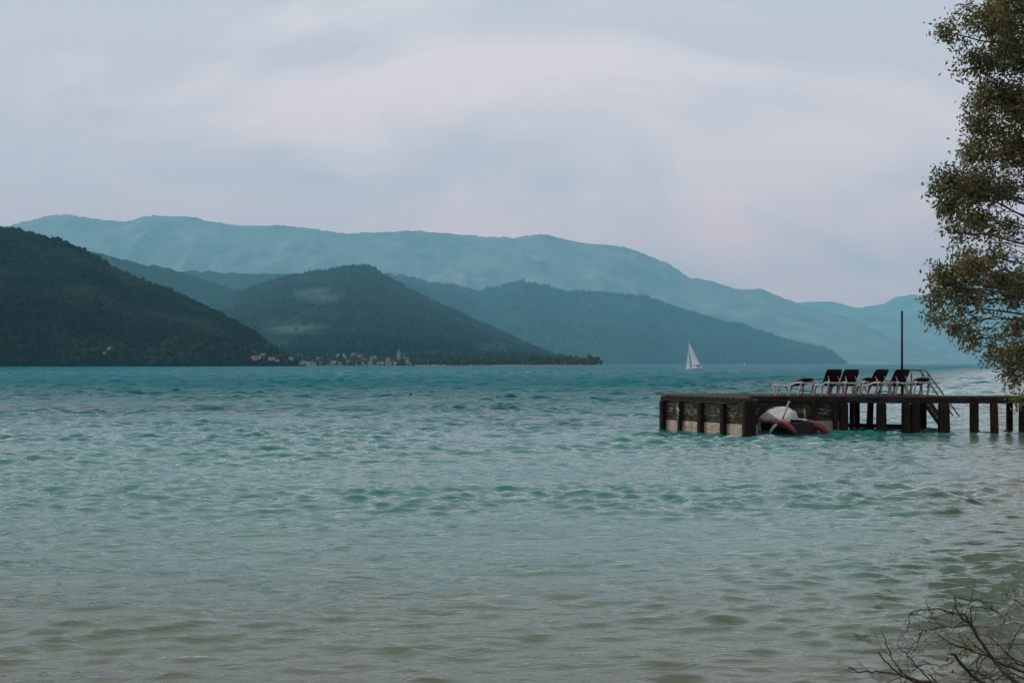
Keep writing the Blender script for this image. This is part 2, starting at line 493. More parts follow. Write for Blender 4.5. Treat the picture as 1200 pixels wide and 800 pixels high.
# dark weed beds on the bottom, in a band offshore
n2 = nd('ShaderNodeTexNoise'); n2.inputs['Scale'].default_value = 0.045; n2.inputs['Detail'].default_value = 4
mp2 = nd('ShaderNodeMapping'); mp2.inputs['Scale'].default_value = (0.55, 1.0, 1.0); mp2.inputs['Location'].default_value = (4.0, 9.0, 0)
lk(geo.outputs['Position'], mp2.inputs[0]); lk(mp2.outputs[0], n2.inputs['Vector'])
rw = nd('ShaderNodeValToRGB'); rw.color_ramp.elements[0].position = 0.46; rw.color_ramp.elements[1].position = 0.62
lk(n2.outputs[0], rw.inputs[0])
rb = nd('ShaderNodeValToRGB'); eb = rb.color_ramp.elements
eb[0].position = 0.54; eb[0].color = (0, 0, 0, 1); eb[1].position = 0.72; eb[1].color = (0, 0, 0, 1)
k = eb.new(0.60); k.color = (0.8, 0.8, 0.8, 1); k = eb.new(0.66); k.color = (0.8, 0.8, 0.8, 1)
lk(dv.outputs[0], rb.inputs[0])
mw = nd('ShaderNodeMath'); mw.operation = 'MULTIPLY'
lk(rw.outputs[0], mw.inputs[0]); lk(rb.outputs[0], mw.inputs[1])
mxc = nd('ShaderNodeMix'); mxc.data_type = 'RGBA'
lk(mw.outputs[0], mxc.inputs[0]); lk(r.outputs[0], mxc.inputs[6]); mxc.inputs[7].default_value = (0.004, 0.055, 0.058, 1)
lk(mxc.outputs[2], p.inputs['Base Color'])
p.inputs['Specular IOR Level'].default_value = 0.0
# wavelets too small to build: rougher out in the wind, in gusty streaks
n3 = nd('ShaderNodeTexNoise'); n3.inputs['Scale'].default_value = 0.05; n3.inputs['Detail'].default_value = 6; n3.inputs['Roughness'].default_value = 0.7
mp3 = nd('ShaderNodeMapping'); mp3.inputs['Scale'].default_value = (1.0, 0.5, 1.0)
lk(geo.outputs['Position'], mp3.inputs[0]); lk(mp3.outputs[0], n3.inputs['Vector'])
mr = nd('ShaderNodeMapRange'); mr.inputs['From Min'].default_value = 0.50; mr.inputs['From Max'].default_value = 0.72
mr.inputs['To Min'].default_value = 0.06; mr.inputs['To Max'].default_value = 0.16
lk(dv.outputs[0], mr.inputs['Value'])
gm_ = nd('ShaderNodeMath'); gm_.operation = 'MULTIPLY_ADD'; gm_.inputs[1].default_value = 1.6; gm_.inputs[2].default_value = 0.2
lk(n3.outputs[0], gm_.inputs[0])
rm = nd('ShaderNodeMath'); rm.operation = 'MULTIPLY'
lk(mr.outputs[0], rm.inputs[0]); lk(gm_.outputs[0], rm.inputs[1]); lk(rm.outputs[0], p.inputs['Roughness'])
# ripples: three sizes of crested noise
heights = None
for sc_, stx, amp in ((1.9, 0.42, 0.034), (4.8, 0.48, 0.027), (13.0, 0.6, 0.011)):
    mpn = nd('ShaderNodeMapping'); mpn.inputs['Scale'].default_value = (stx, 1.0, 1.0); mpn.inputs['Rotation'].default_value = (0, 0, math.radians(7))
    nn = nd('ShaderNodeTexNoise'); nn.inputs['Scale'].default_value = sc_; nn.inputs['Detail'].default_value = 3; nn.inputs['Distortion'].default_value = 0.4
    lk(geo.outputs['Position'], mpn.inputs[0]); lk(mpn.outputs[0], nn.inputs['Vector'])
    mu = nd('ShaderNodeMath'); mu.operation = 'MULTIPLY_ADD'; mu.inputs[1].default_value = amp
    lk(nn.outputs[0], mu.inputs[0])
    if heights is not None: lk(heights, mu.inputs[2])
    else: mu.inputs[2].default_value = 0
    heights = mu.outputs[0]
bp = nd('ShaderNodeBump'); bp.inputs['Strength'].default_value = 1.0; bp.inputs['Distance'].default_value = 1.0
lk(heights, bp.inputs['Height']); # body under a mirror: Fresnel, lowered far out where each pixel holds many steep wavelets
fr = nd('ShaderNodeFresnel'); fr.inputs['IOR'].default_value = 1.333
lk(bp.outputs[0], fr.inputs['Normal'])
fs_ = nd('ShaderNodeMapRange'); fs_.inputs['From Min'].default_value = 0.53; fs_.inputs['From Max'].default_value = 0.73
fs_.inputs['To Min'].default_value = 1.0; fs_.inputs['To Max'].default_value = 0.17
lk(dv.outputs[0], fs_.inputs['Value'])
fm = nd('ShaderNodeMath'); fm.operation = 'MULTIPLY'
# far reflection streaked by noise, in place of wave groups too fine to build
n4 = nd('ShaderNodeTexNoise'); n4.inputs['Scale'].default_value = 1.0; n4.inputs['Detail'].default_value = 5; n4.inputs['Roughness'].default_value = 0.6
mp4 = nd('ShaderNodeMapping'); mp4.inputs['Scale'].default_value = (0.42, 0.035, 1.0); mp4.inputs['Rotation'].default_value = (0, 0, math.radians(6))
lk(geo.outputs['Position'], mp4.inputs[0]); lk(mp4.outputs[0], n4.inputs['Vector'])
w4 = nd('ShaderNodeMapRange'); w4.inputs['From Min'].default_value = 0.36; w4.inputs['From Max'].default_value = 0.64
w4.inputs['To Min'].default_value = 0.1; w4.inputs['To Max'].default_value = 2.3
lk(n4.outputs[0], w4.inputs['Value'])
w5 = nd('ShaderNodeMapRange'); w5.inputs['From Min'].default_value = 0.74; w5.inputs['From Max'].default_value = 0.85
lk(dv.outputs[0], w5.inputs['Value'])
w6 = nd('ShaderNodeMix'); w6.data_type = 'FLOAT'; w6.inputs[2].default_value = 1.0
lk(w5.outputs[0], w6.inputs[0]); lk(w4.outputs[0], w6.inputs[3])
fw = nd('ShaderNodeMath'); fw.operation = 'MULTIPLY'
lk(fs_.outputs[0], fw.inputs[0]); lk(w6.outputs[0], fw.inputs[1])
lk(fr.outputs[0], fm.inputs[0]); lk(fw.outputs[0], fm.inputs[1])
gl_ = nd('ShaderNodeBsdfGlossy'); gl_.inputs['Color'].default_value = (1, 1, 1, 1)
lk(rm.outputs[0], gl_.inputs['Roughness']); lk(bp.outputs[0], gl_.inputs['Normal']); lk(bp.outputs[0], p.inputs['Normal'])
msw = nd('ShaderNodeMixShader')
lk(fm.outputs[0], msw.inputs[0]); lk(p.outputs[0], msw.inputs[1]); lk(gl_.outputs[0], msw.inputs[2])
lk(msw.outputs[0], t.nodes['Material Output'].inputs[0])
me.materials.append(m)
tag(link(bpy.data.objects.new('lake_water', me)), kind='structure')

# ------------------------------------------------------------------ hills
def hill(name, prof, dist_base, dist_ridge, mat_, rough, nu=260, ntt=60, shape=1.0, meadow=None, seed=0, u_step=None, base_z=-2.0, crest=0.0):
    """terrain under a skyline: prof = skyline points, from the waterline at dist_base up to the ridge at dist_ridge, and down behind"""
    pu = np.array([q[0] for q in prof], float); pv = np.array([q[1] for q in prof], float)
    us = np.linspace(pu[0], pu[-1], nu)
    vs = np.interp(us, pu, pv)
    k = np.array([1, 2, 3, 2, 1], float); k /= k.sum()
    vs = np.convolve(np.pad(vs, 2, mode='edge'), k, 'valid')
    db = np.interp(us, [q[0] for q in dist_base], [q[1] for q in dist_base])
    dr = np.interp(us, [q[0] for q in dist_ridge], [q[1] for q in dist_ridge])
    tt = np.concatenate([np.linspace(0, 1, ntt), np.linspace(1.03, 1.8, 14)])
    U, TT = np.meshgrid(us, tt)
    DB, DR, VS = (np.broadcast_to(q, U.shape) for q in (db, dr, vs))
    Y = DB + (DR - DB) * TT
    X = (U - CX) / F * Y
    zr = (HZ - VS) / F * DR + H
    up = np.clip(TT, 0, 1) ** shape
    dn = np.clip(1 - (TT - 1) / 0.8, 0, 1) ** 1.2
    Z = zr * np.where(TT <= 1, up, dn)
    s = rough['scale']
    g = fbm(X / s + seed, Y / s * 0.6 + seed * 2, 5, 0.5)
    ridged = 1 - 2 * np.abs(fbm(X / (s * 0.8) + 40 + seed, Y / (s * 2.0) + 7, 4, 0.5))
    wgt = np.clip(TT, 0, 1) * np.clip(1.0 - TT, 0, 1) * 4
    Z = Z + zr * wgt * (rough['a'] * g + rough['b'] * (ridged - 0.6))
    if crest: Z = Z + crest * fbm(X / 40.0 + seed, Y / 400.0, 3, 0.6) * np.exp(-((TT - 1) / 0.03) ** 2)
    Z = np.maximum(Z, base_z) + np.where(TT < 0.001, base_z, 0)
    idx = np.arange(U.size).reshape(U.shape)
    Qh = np.stack([idx[:-1, :-1], idx[:-1, 1:], idx[1:, 1:], idx[1:, :-1]], -1).reshape(-1, 4)
    me = big_mesh(name, np.stack([X, Y, Z], -1).reshape(-1, 3), Qh)
    md = np.zeros(U.shape)
    V_ = HZ - (Z - H) / Y * F
    for (mu_, mv_, ru, rv, st) in meadow or ():
        md = np.maximum(md, st * np.exp(-((U - mu_) / ru) ** 2 - ((V_ - mv_) / rv) ** 2))
    attr(me, 'meadow', md.ravel())
    me.materials.append(mat_)
    o = tag(link(bpy.data.objects.new(name, me)), kind='structure')
    return o, us, tt, X, Y, Z


flat = lambda dd: [(-900, dd), (2200, dd)]
prof_left = [(-420, 215), (-260, 228), (-120, 246), (-40, 260), (0, 266), (35, 273), (75, 283), (110, 299), (140, 319), (165, 329), (200, 342), (240, 360), (265, 372), (300, 391), (312, 404), (328, 415), (342, 422), (352, 428), (420, 436)]
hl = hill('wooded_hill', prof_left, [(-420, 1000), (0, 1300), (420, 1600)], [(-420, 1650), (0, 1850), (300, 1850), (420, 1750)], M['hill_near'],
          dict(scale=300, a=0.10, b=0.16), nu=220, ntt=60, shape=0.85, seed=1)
prof_mid = [(150, 372), (210, 360), (250, 350), (270, 346), (300, 334), (340, 323), (375, 317), (405, 311.5), (418, 310), (436, 312), (445, 318), (456, 326), (500, 348.5), (540, 367), (580, 386), (620, 404), (650, 416), (680, 423), (700, 428), (760, 440)]
hm = hill('meadow_hill', prof_mid, [(150, 2000), (480, 2000), (760, 2350)], [(150, 6000), (420, 5600), (650, 4600), (760, 3600)], M['hill_mid'],
          dict(scale=520, a=0.05, b=0.06), nu=300, ntt=80, shape=1.35, seed=5, crest=7,
          meadow=[(375, 346, 45, 14, 0.75), (345, 385, 60, 15, 0.7), (430, 385, 80, 8, 0.45), (500, 415, 60, 4, 0.7), (575, 408, 35, 10, 0.62), (330, 400, 50, 8, 0.6), (600, 412, 60, 4, 0.6)])
prof_b = [(60, 292), (100, 295), (118, 298), (140, 302), (165, 311), (185, 311), (215, 320), (240, 328), (270, 337), (330, 350), (420, 365), (520, 380)]
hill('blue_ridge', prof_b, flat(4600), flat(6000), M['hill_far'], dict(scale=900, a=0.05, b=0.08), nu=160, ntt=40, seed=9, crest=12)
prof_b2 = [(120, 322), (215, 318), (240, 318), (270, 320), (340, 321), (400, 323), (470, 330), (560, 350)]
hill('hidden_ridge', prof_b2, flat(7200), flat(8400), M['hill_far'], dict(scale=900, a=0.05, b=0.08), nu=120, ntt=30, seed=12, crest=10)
prof_3 = [(330, 330), (400, 324), (450, 321.5), (480, 325), (500, 331), (530, 333), (556, 341), (562, 341), (585, 336), (600, 332), (612, 329), (630, 333), (650, 338), (665, 341.5), (700, 342), (720, 344), (738, 347), (752, 346), (770, 350), (790, 358), (830, 371.5), (850, 378), (870, 381), (900, 391), (920, 398), (945, 405), (965, 408), (974, 411), (984, 419), (992, 428)]
h3 = hill('long_blue_hill', prof_3, [(330, 7000), (700, 7400), (992, 9400)], [(330, 10500), (700, 10300), (992, 10900)], M['hill_far'],
          dict(scale=1250, a=0.05, b=0.12), nu=320, ntt=70, shape=1.0, seed=21, crest=14, meadow=[(620, 395, 60, 5, 0.4), (860, 405, 60, 5, 0.4)])
prof_r = [(-700, 285), (-400, 270), (-100, 270), (0, 267), (20, 262), (45, 255.5), (62, 252), (78, 251), (110, 256), (150, 260.5), (162, 254.5), (178, 252.5), (215, 254), (232, 255), (245, 260.5), (252, 259), (278, 264), (310, 265), (320, 263), (370, 268.5), (398, 273), (430, 273), (450, 272), (478, 270), (510, 272), (560, 276.5), (607, 279), (622, 275), (635, 273.5), (655, 279), (680, 284), (720, 287.5), (745, 293), (762, 301), (785, 308.5), (798, 320), (815, 327), (835, 329), (850, 335), (866, 340), (880, 338), (892, 337.5), (905, 344), (925, 352), (950, 361), (980, 368), (1010, 380), (1060, 400), (1110, 418), (1140, 427)]
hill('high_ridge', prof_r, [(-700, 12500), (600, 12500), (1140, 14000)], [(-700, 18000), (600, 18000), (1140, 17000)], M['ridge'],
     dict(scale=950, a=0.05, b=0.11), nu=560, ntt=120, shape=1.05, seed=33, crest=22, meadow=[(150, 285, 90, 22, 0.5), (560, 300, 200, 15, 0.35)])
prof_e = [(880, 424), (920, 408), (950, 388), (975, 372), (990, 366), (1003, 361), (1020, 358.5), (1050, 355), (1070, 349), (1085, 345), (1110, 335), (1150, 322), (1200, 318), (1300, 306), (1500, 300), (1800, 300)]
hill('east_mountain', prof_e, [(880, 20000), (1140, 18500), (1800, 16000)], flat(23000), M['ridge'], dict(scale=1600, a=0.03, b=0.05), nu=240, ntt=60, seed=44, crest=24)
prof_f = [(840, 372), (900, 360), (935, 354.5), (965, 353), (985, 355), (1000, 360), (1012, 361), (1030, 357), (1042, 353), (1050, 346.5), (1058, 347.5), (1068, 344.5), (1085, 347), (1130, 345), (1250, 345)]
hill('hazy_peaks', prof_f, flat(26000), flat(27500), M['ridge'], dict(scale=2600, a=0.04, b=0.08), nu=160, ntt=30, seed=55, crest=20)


def sampler(hh):
    _, us, tt, X, Y, Z = hh
    nt_, nu_ = X.shape

    def at(fu, ft):
        """fu, ft arrays in grid units"""
        i = np.clip(ft.astype(int), 0, nt_ - 2); j = np.clip(fu.astype(int), 0, nu_ - 2)
        a, b = ft - i, fu - j
        f = lambda G: (G[i, j] * (1 - b) + G[i, j + 1] * b) * (1 - a) + (G[i + 1, j] * (1 - b) + G[i + 1, j + 1] * b) * a
        return f(X), f(Y), f(Z)
    return at


def ico(sub):
    bm = bmesh.new(); bmesh.ops.create_icosphere(bm, subdivisions=sub, radius=1.0)
    bm.verts.ensure_lookup_table()
    v = np.array([q.co[:] for q in bm.verts]); f = np.array([[w.index for w in q.verts] for q in bm.faces]); bm.free()
    return v, f


def scatter(name, base_v, base_f, P, S, mat_, wob=0.25, smooth=False):
    """one mass of crowns: base shape set down at P, scaled S, turned and dented at random"""
    n, k = len(P), len(base_v)
    ang = RNG.random(n) * 6.283
    c, s = np.cos(ang)[:, None], np.sin(ang)[:, None]
    bx = base_v[None, :, 0] * c - base_v[None, :, 1] * s
    by = base_v[None, :, 0] * s + base_v[None, :, 1] * c
    bz = np.broadcast_to(base_v[None, :, 2], bx.shape)
    w = 1 + wob * (RNG.random((n, k)) - 0.5) * 2
    V = np.stack([bx * w * S[:, None, 0] + P[:, None, 0], by * w * S[:, None, 0] + P[:, None, 1], bz * w * S[:, None, 1] + P[:, None, 2]], -1).reshape(-1, 3)
    Fc = (base_f[None] + (np.arange(n) * k)[:, None, None]).reshape(-1, base_f.shape[1])
    me = big_mesh(name, V, Fc, smooth)
    me.materials.append(mat_)
    return tag(link(bpy.data.objects.new(name, me)), kind='stuff')


iv, if_ = ico(2)
n = 29000
at = sampler(hl)
fu = RNG.random(n) * 219; ft = RNG.random(n) ** 0.75 * 59.5
keep = (hl[1][np.clip(fu.astype(int), 0, 219)] > -190) & (hl[1][np.clip(fu.astype(int), 0, 219)] < 346)
X_, Y_, Z_ = at(fu[keep], ft[keep])
sz = 2.0 + 2.6 * RNG.random(len(X_)) ** 1.8
ok = Z_ > 1.0
P_ = np.stack([X_, Y_, Z_ + sz * 0.25], -1)[ok]; sz = sz[ok]
S_ = np.stack([sz, sz * (0.75 + 0.7 * RNG.random(len(sz)) ** 2)], -1)
iv1, if1 = ico(1)
tag(scatter('hillside_forest', iv1, if1, P_[:24000], S_[:24000], M['forest'], 0.30, True), 'dark mixed forest covering the near left hill', 'forest')


def cone_tree(seg=5):
    v, f = [], []
    for (r_, z_) in ((0.0, -0.1), (1.0, 0.0), (0.55, 0.42)):
        pass
    v.append((0, 0, 1.0))
    for r_, z_ in ((0.50, 0.45), (1.0, 0.0)):
        for q in range(seg):
            a_ = 6.283 * q / seg; v.append((r_ * math.cos(a_), r_ * math.sin(a_), z_))
    for q in range(seg):
        a_, b_ = 1 + q, 1 + (q + 1) % seg
        f += [(0, a_, b_), (a_, a_ + seg, b_), (b_, a_ + seg, b_ + seg)]
    return np.array(v, float), np.array(f)


cv, cf = cone_tree()


def conifers(name, hh, n, nu, tmax, hgt, mat_, label, avoid=None, crest_n=0):
    at = sampler(hh)
    fu = RNG.random(n) * (nu - 1); ft = RNG.random(n) * tmax
    if crest_n:
        fu = np.concatenate([fu, RNG.random(crest_n) * (nu - 1)]); ft = np.concatenate([ft, tmax * (0.96 + 0.045 * RNG.random(crest_n))])
    x, y, z = at(fu, ft)
    dn_ = fbm(x / 300.0 + 3, y / 500.0 + 1, 3)
    ok = (z > 6) & (dn_ > -0.25)
    if avoid is not None:
        u_ = x / y * F + CX; v_ = HZ - (z - H) / y * F
        for (mu_, mv_, ru, rv, st) in avoid:
            ok &= ~((((u_ - mu_) / ru) ** 2 + ((v_ - mv_) / rv) ** 2 < 0.55) & (RNG.random(len(u_)) > 0.06))
    x, y, z = x[ok], y[ok], z[ok]
    h_ = hgt * (0.55 + 0.9 * RNG.random(len(x)) ** 1.4)
    return tag(scatter(name, cv, cf, np.stack([x, y, z - 1], -1), np.stack([h_ * 0.34, h_ * 0.85], -1), mat_, 0.12), label, 'forest')


conifers('conifer_forest', hm, 16000, 300, 79, 12, M['conifer'], 'dark conifer forest on the pointed hill above the village',
         avoid=[(375, 346, 45, 14, 1), (345, 385, 60, 15, 1), (500, 415, 60, 4, 1), (575, 408, 35, 10, 1)], crest_n=900)
conifers('conifer_forest', h3, 9000, 320, 69, 24, M['conifer'], 'blue-grey conifer forest along the long hill behind the sailing boat', crest_n=1500)

# haze: see end of the script

# ------------------------------------------------------------------ far shore: village, church, shore trees
def blob_crown(seed, kind):
    rr = random.Random(seed)
    vs, fs = [], []
    b = 0
    spec = {'round': 6, 'tall': 6, 'broad': 8}[kind]
    for q in range(spec):
        if kind == 'tall': c = (rr.uniform(-1.6, 1.6), rr.uniform(-1.6, 1.6), 2.6 + q * 1.95); r_ = rr.uniform(2.0, 2.9)
        elif kind == 'broad': c = (rr.uniform(-5, 5), rr.uniform(-4, 4), rr.uniform(3.2, 8.5)); r_ = rr.uniform(2.6, 4.0)
        else: c = (rr.uniform(-3, 3), rr.uniform(-3, 3), rr.uniform(3.2, 10.5)); r_ = rr.uniform(2.6, 3.8)
        for w in iv:
            k_ = 1 + rr.uniform(-0.16, 0.16)
            vs.append((c[0] + w[0] * r_ * k_, c[1] + w[1] * r_ * k_, c[2] + w[2] * r_ * k_ * 1.05))
        for g in if_: fs.append(tuple(int(z) + b for z in g))
        b = len(vs)
    me = bpy.data.meshes.new('crown'); me.from_pydata(vs, [], fs); me.materials.append(M['shore_tree'])
    return me


trunk_mb = MB().tube([(0, 0, -0.5), (0.1, 0, 3), (0, 0.1, 7)], [0.5, 0.38, 0.22], 6)
shore_protos = []
for i, k in enumerate(('round', 'tall', 'broad', 'round', 'tall')):
    root = empty('shore_tree')
    if i == 0: trunk0 = trunk_mb.build('trunk', M['bark'], root)
    else:
        tk = trunk0.copy(); COL.objects.link(tk); tk.parent = root
    co = bpy.data.objects.new('crown', blob_crown(100 + i, k)); link(co, root)
    shore_protos.append(root)
used = [False] * 5


def shore_tree(u, D, h, k, z0, label, group, w=1.0):
    o = shore_protos[k] if not used[k] else copy_tree(shore_protos[k])
    used[k] = True
    X = (u - CX) / F * D
    o.location = (X, D, z0)
    s = h / 14.0
    o.scale = (s * w, s * w, s)
    o.rotation_euler = (0, 0, R.uniform(0, 6.28))
    tag(o, label, 'tree', group)
    return o


def ground_at(hh):
    _, us, tt, X, Y, Z = hh

    def g(u, D):
        j = int(np.clip(np.searchsorted(us, u), 0, len(us) - 1))
        return float(np.interp(D, Y[:, j], Z[:, j]))
    return g


gm, gl = ground_at(hm), ground_at(hl)

# flat wooded point running out into the lake
pts = [(470, 2000), (520, 1904), (600, 1864), (670, 1848), (700, 1844), (708, 1856), (700, 1904), (640, 1984), (560, 2080), (470, 2160)]
vs = [Vector(((u - CX) / F * D, D, 1.2)) for u, D in pts]
cen = sum(vs, Vector()) / len(vs)
outer = [v + (v - cen).normalized() * 6 - Vector((0, 0, 2.2)) for v in vs]
nP = len(vs)
mb = MB(); mb.add(vs + outer + [cen + Vector((0, 0, 1))], [(i, (i + 1) % nP, 2 * nP) for i in range(nP)] + [(i + nP, (i + 1) % nP + nP, (i + 1) % nP, i) for i in range(nP)])
tag(mb.build('point_of_land', M['shore']), kind='structure')

u = 484.0
while u < 707:
    f_ = (u - 484) / 223
    D = 1880 - 24 * f_ + R.uniform(0, 45)
    gap = 505 < u < 0
    h = R.uniform(11, 16.5) if u > 620 else R.uniform(9, 17)
    if R.random() < 0.12: h *= 0.65
    shore_tree(u, D, h, R.choice([0, 1, 2, 3, 4]) if u < 640 else R.choice([0, 1, 3, 4]), 1.0,
               'tall dark tree in the row on the wooded point' if h > 12 else 'shorter dark tree in the row on the wooded point', 'trees along the wooded point', R.uniform(0.75, 1.1))
    u += R.uniform(2.2, 4.2)
for i in range(110):
    u = R.uniform(190, 485)
    D = R.uniform(1925, 2020) if u > 345 else R.uniform(1460, 1530) + (u - 190) * 0.6
    D = D if i < 60 else D + R.uniform(60, 260)
    z0 = max(gm(u, D), gl(u, D), 0.6) - 0.3
    if z0 > 26: continue
    h = R.uniform(6, 13)
    shore_tree(u, D, h, R.randrange(5), z0, 'dark tree between the village houses', 'trees between the village houses', R.uniform(0.8, 1.15))
for i in range(34):
    u = R.uniform(-20, 200)
    D = 1305 + 0.72 * u + R.uniform(0, 40)
    z0 = max(gl(u, D), 0.5) - 0.3
    shore_tree(u, D, R.uniform(5, 10), R.choice([0, 2, 3]), z0, 'dark tree at the water edge below the left hill', 'trees at the water edge below the left hill', R.uniform(0.9, 1.3))


def house_mesh(w, d_, h, rh, wall, roof, win):
    root = empty('house')
    MB().box((0, 0, h / 2 - 0.5), (w, d_, h + 1)).build('wall', wall, root)
    mb = MB()
    o_ = 0.6
    mb.add([(-w / 2 - o_, -d_ / 2 - o_, h - 0.2), (w / 2 + o_, -d_ / 2 - o_, h - 0.2), (w / 2 + o_, d_ / 2 + o_, h - 0.2), (-w / 2 - o_, d_ / 2 + o_, h - 0.2), (-w / 2 - o_, 0, h + rh), (w / 2 + o_, 0, h + rh)],
           [(0, 1, 5, 4), (2, 3, 4, 5), (0, 4, 3), (1, 2, 5), (0, 3, 2, 1)])
    rf = mb.build('roof', roof, root)
    MB().box((w * 0.22, 0.8, h + rh * 0.8), (0.8, 0.8, 2.0)).build('chimney', wall, rf)
    for x in (-w * 0.28, w * 0.05, w * 0.32):
        for z in (1.6, 4.4):
            if z < h - 1: MB().box((x, -d_ / 2 - 0.02, z), (1.1, 0.12, 1.3)).build('window', win, root)
    return root


M['wall_white'] = mat('white_render', (0.24, 0.24, 0.235), (0.33, 0.325, 0.315), 0.4, 0.9)
M['wall_cream'] = mat('cream_render', (0.22, 0.205, 0.175), (0.29, 0.27, 0.235), 0.4, 0.9)
M['wall_wood'] = mat('brown_timber_wall', (0.12, 0.08, 0.055), (0.2, 0.14, 0.1), 0.6, 0.9)
M['roof_grey'] = mat('grey_tile_roof', (0.10, 0.10, 0.10), (0.17, 0.165, 0.16), 0.8, 0.85)
M['roof_red'] = mat('red_tile_roof', (0.085, 0.055, 0.045), (0.13, 0.085, 0.07), 0.8, 0.85)
M['pane'] = mat('dark_window_glass', (0.02, 0.025, 0.03), None, rough=0.15)
houses = [house_mesh(11, 9, 6.0, 3.6, M['wall_white'], M['roof_grey'], M['pane']), house_mesh(13, 10, 6.5, 4, M['wall_cream'], M['roof_red'], M['pane']),
          house_mesh(10, 9, 5.5, 4, M['wall_wood'], M['roof_grey'], M['pane']), house_mesh(15, 10, 7.5, 3.5, M['wall_white'], M['roof_red'], M['pane'])]
hused = [False] * 4
HL = ['white house with grey roof among dark trees in the far village', 'cream house with red roof among dark trees in the far village',
      'brown timber house with grey roof in the far village', 'long white house with red roof in the far village']


def house(u, v, D, k, rz, s=1.0, label=None):
    o = houses[k] if not hused[k] else copy_tree(houses[k])
    hused[k] = True
    g = gl if D < 1900 and u < 345 else gm
    z = g(u, D) if v is None else H - (v - HZ) / F * D
    o.location = ((u - CX) / F * D, D, max(z, 0.6))
    o.rotation_euler = (0, 0, rz); o.scale = (s, s, s)
    tag(o, label or HL[k], 'house', 'houses of the far village')


vu = 352.0
while vu < 486:
    D = R.choice([1940, 1955, 1985, 2010, 2040, 2080]) + R.uniform(-4, 10)
    z = max(gm(vu, D), 0.8)
    house(vu, HZ - (z - H) / D * F, D, R.choice([0, 0, 0, 1, 3, 2]), R.uniform(-0.5, 0.5), R.uniform(0.42, 0.66))
    vu += R.uniform(3, 7)
for i in range(34):                                   # higher up, behind the trees
    u = R.uniform(318, 492); D = R.uniform(2040, 2360); z = gm(u, D)
    house(u, HZ - (z - H) / D * F, D, R.choice([0, 0, 1, 2, 3]), R.uniform(-0.6, 0.6), R.uniform(0.42, 0.66))
for (u, D, k) in ((303, 1540, 0), (308, 1548, 2), (314, 1545, 1), (325, 1560, 0), (318, 1550, 3), (298, 1530, 1), (333, 1570, 2), (341, 1580, 0)):
    z = max(gl(u, D), 1.0); house(u, HZ - (z - H) / D * F + R.uniform(-6, 0), D, k, R.uniform(-0.5, 0.5), R.uniform(0.4, 0.55),
          'small pale house where the left hill runs down to the village')
for (u, D, k, s, lb) in ((127.5, 1400, 0, 0.32, 'upper of two small white houses among trees low on the left hill'), (122.5, 1395, 3, 0.22, 'lower of two small white houses among trees low on the left hill')):
    house(u, 409.5 if u > 125 else 414.5, D, k, 0.3, s, lb)
# church tower rising over the village
ch = empty('church', ((467 - CX) / F * 2090, 2090, gm(467, 2090)))
tag(ch, 'pale church with a square pointed tower standing above the village houses', 'church')
MB().box((0, 0, 9), (5.5, 5.5, 20)).build('tower', M['wall_cream'], ch)
mb = MB(); mb.add([(-3, -3, 19.0), (3, -3, 19.0), (3, 3, 19.0), (-3, 3, 19.0), (0, 0, 27)], [(0, 1, 4), (1, 2, 4), (2, 3, 4), (3, 0, 4), (3, 2, 1, 0)])
mb.build('spire', M['roof_grey'], ch)
MB().box((9.5, 0, 3.5), (13, 8, 9)).build('nave', M['wall_white'], ch)
mb = MB(); mb.add([(2.9, -4.6, 7.8), (16.6, -4.6, 7.8), (16.6, 4.6, 7.8), (2.9, 4.6, 7.8), (2.9, 0, 12.5), (16.6, 0, 12.5)], [(0, 1, 5, 4), (2, 3, 4, 5), (0, 4, 3), (1, 2, 5), (0, 3, 2, 1)])
mb.build('nave_roof', M['roof_red'], ch)

# ------------------------------------------------------------------ jetty
DZ = 1.37
jet = empty('wooden_jetty', (0, 0, 0))
tag(jet, 'dark wooden jetty on piles with a plank-walled head standing in the lake', 'jetty')
A = Vector((5.94, 50.6, 0)); B = Vector((8.60, 45.85, 0))
FR0, FR1 = Vector((9.15, 49.45, 0)), Vector((24.0, 47.9, 0))       # front edge of the deck, on to the bank


def front_y(X):
    return FR0.y + (FR1.y - FR0.y) * (X - FR0.x) / (FR1.x - FR0.x)


# decking: boards laid side by side across the joists
mb = MB()
Xs = 6.05
while Xs < 24.2:
    w = 0.138
    xm = Xs + w / 2
    if xm < 8.55: y0 = A.y + (B.y - A.y) * (xm - A.x) / (B.x - A.x)
    elif xm < 9.1: y0 = 45.85 + (xm - 8.55) * 6.5
    else: y0 = front_y(xm)
    y1 = 53.4 if xm < 16.7 else front_y(xm) + 1.7
    y0 -= 0.05 + R.uniform(0, 0.025); y1 += R.uniform(0, 0.03)
    mb.box((xm, (y0 + y1) / 2, DZ - 0.022 + R.uniform(-0.004, 0.004)), (w, y1 - y0, 0.044))
    Xs += 0.150
tag(mb.build('decking', M['deck'], jet), kind='stuff')


def beam(a, b, w, h, m='beam', name='beam'):
    return MB().bar(a, b, w, h).build(name, M[m], jet, bevel=0.012)


zb = DZ - 0.046
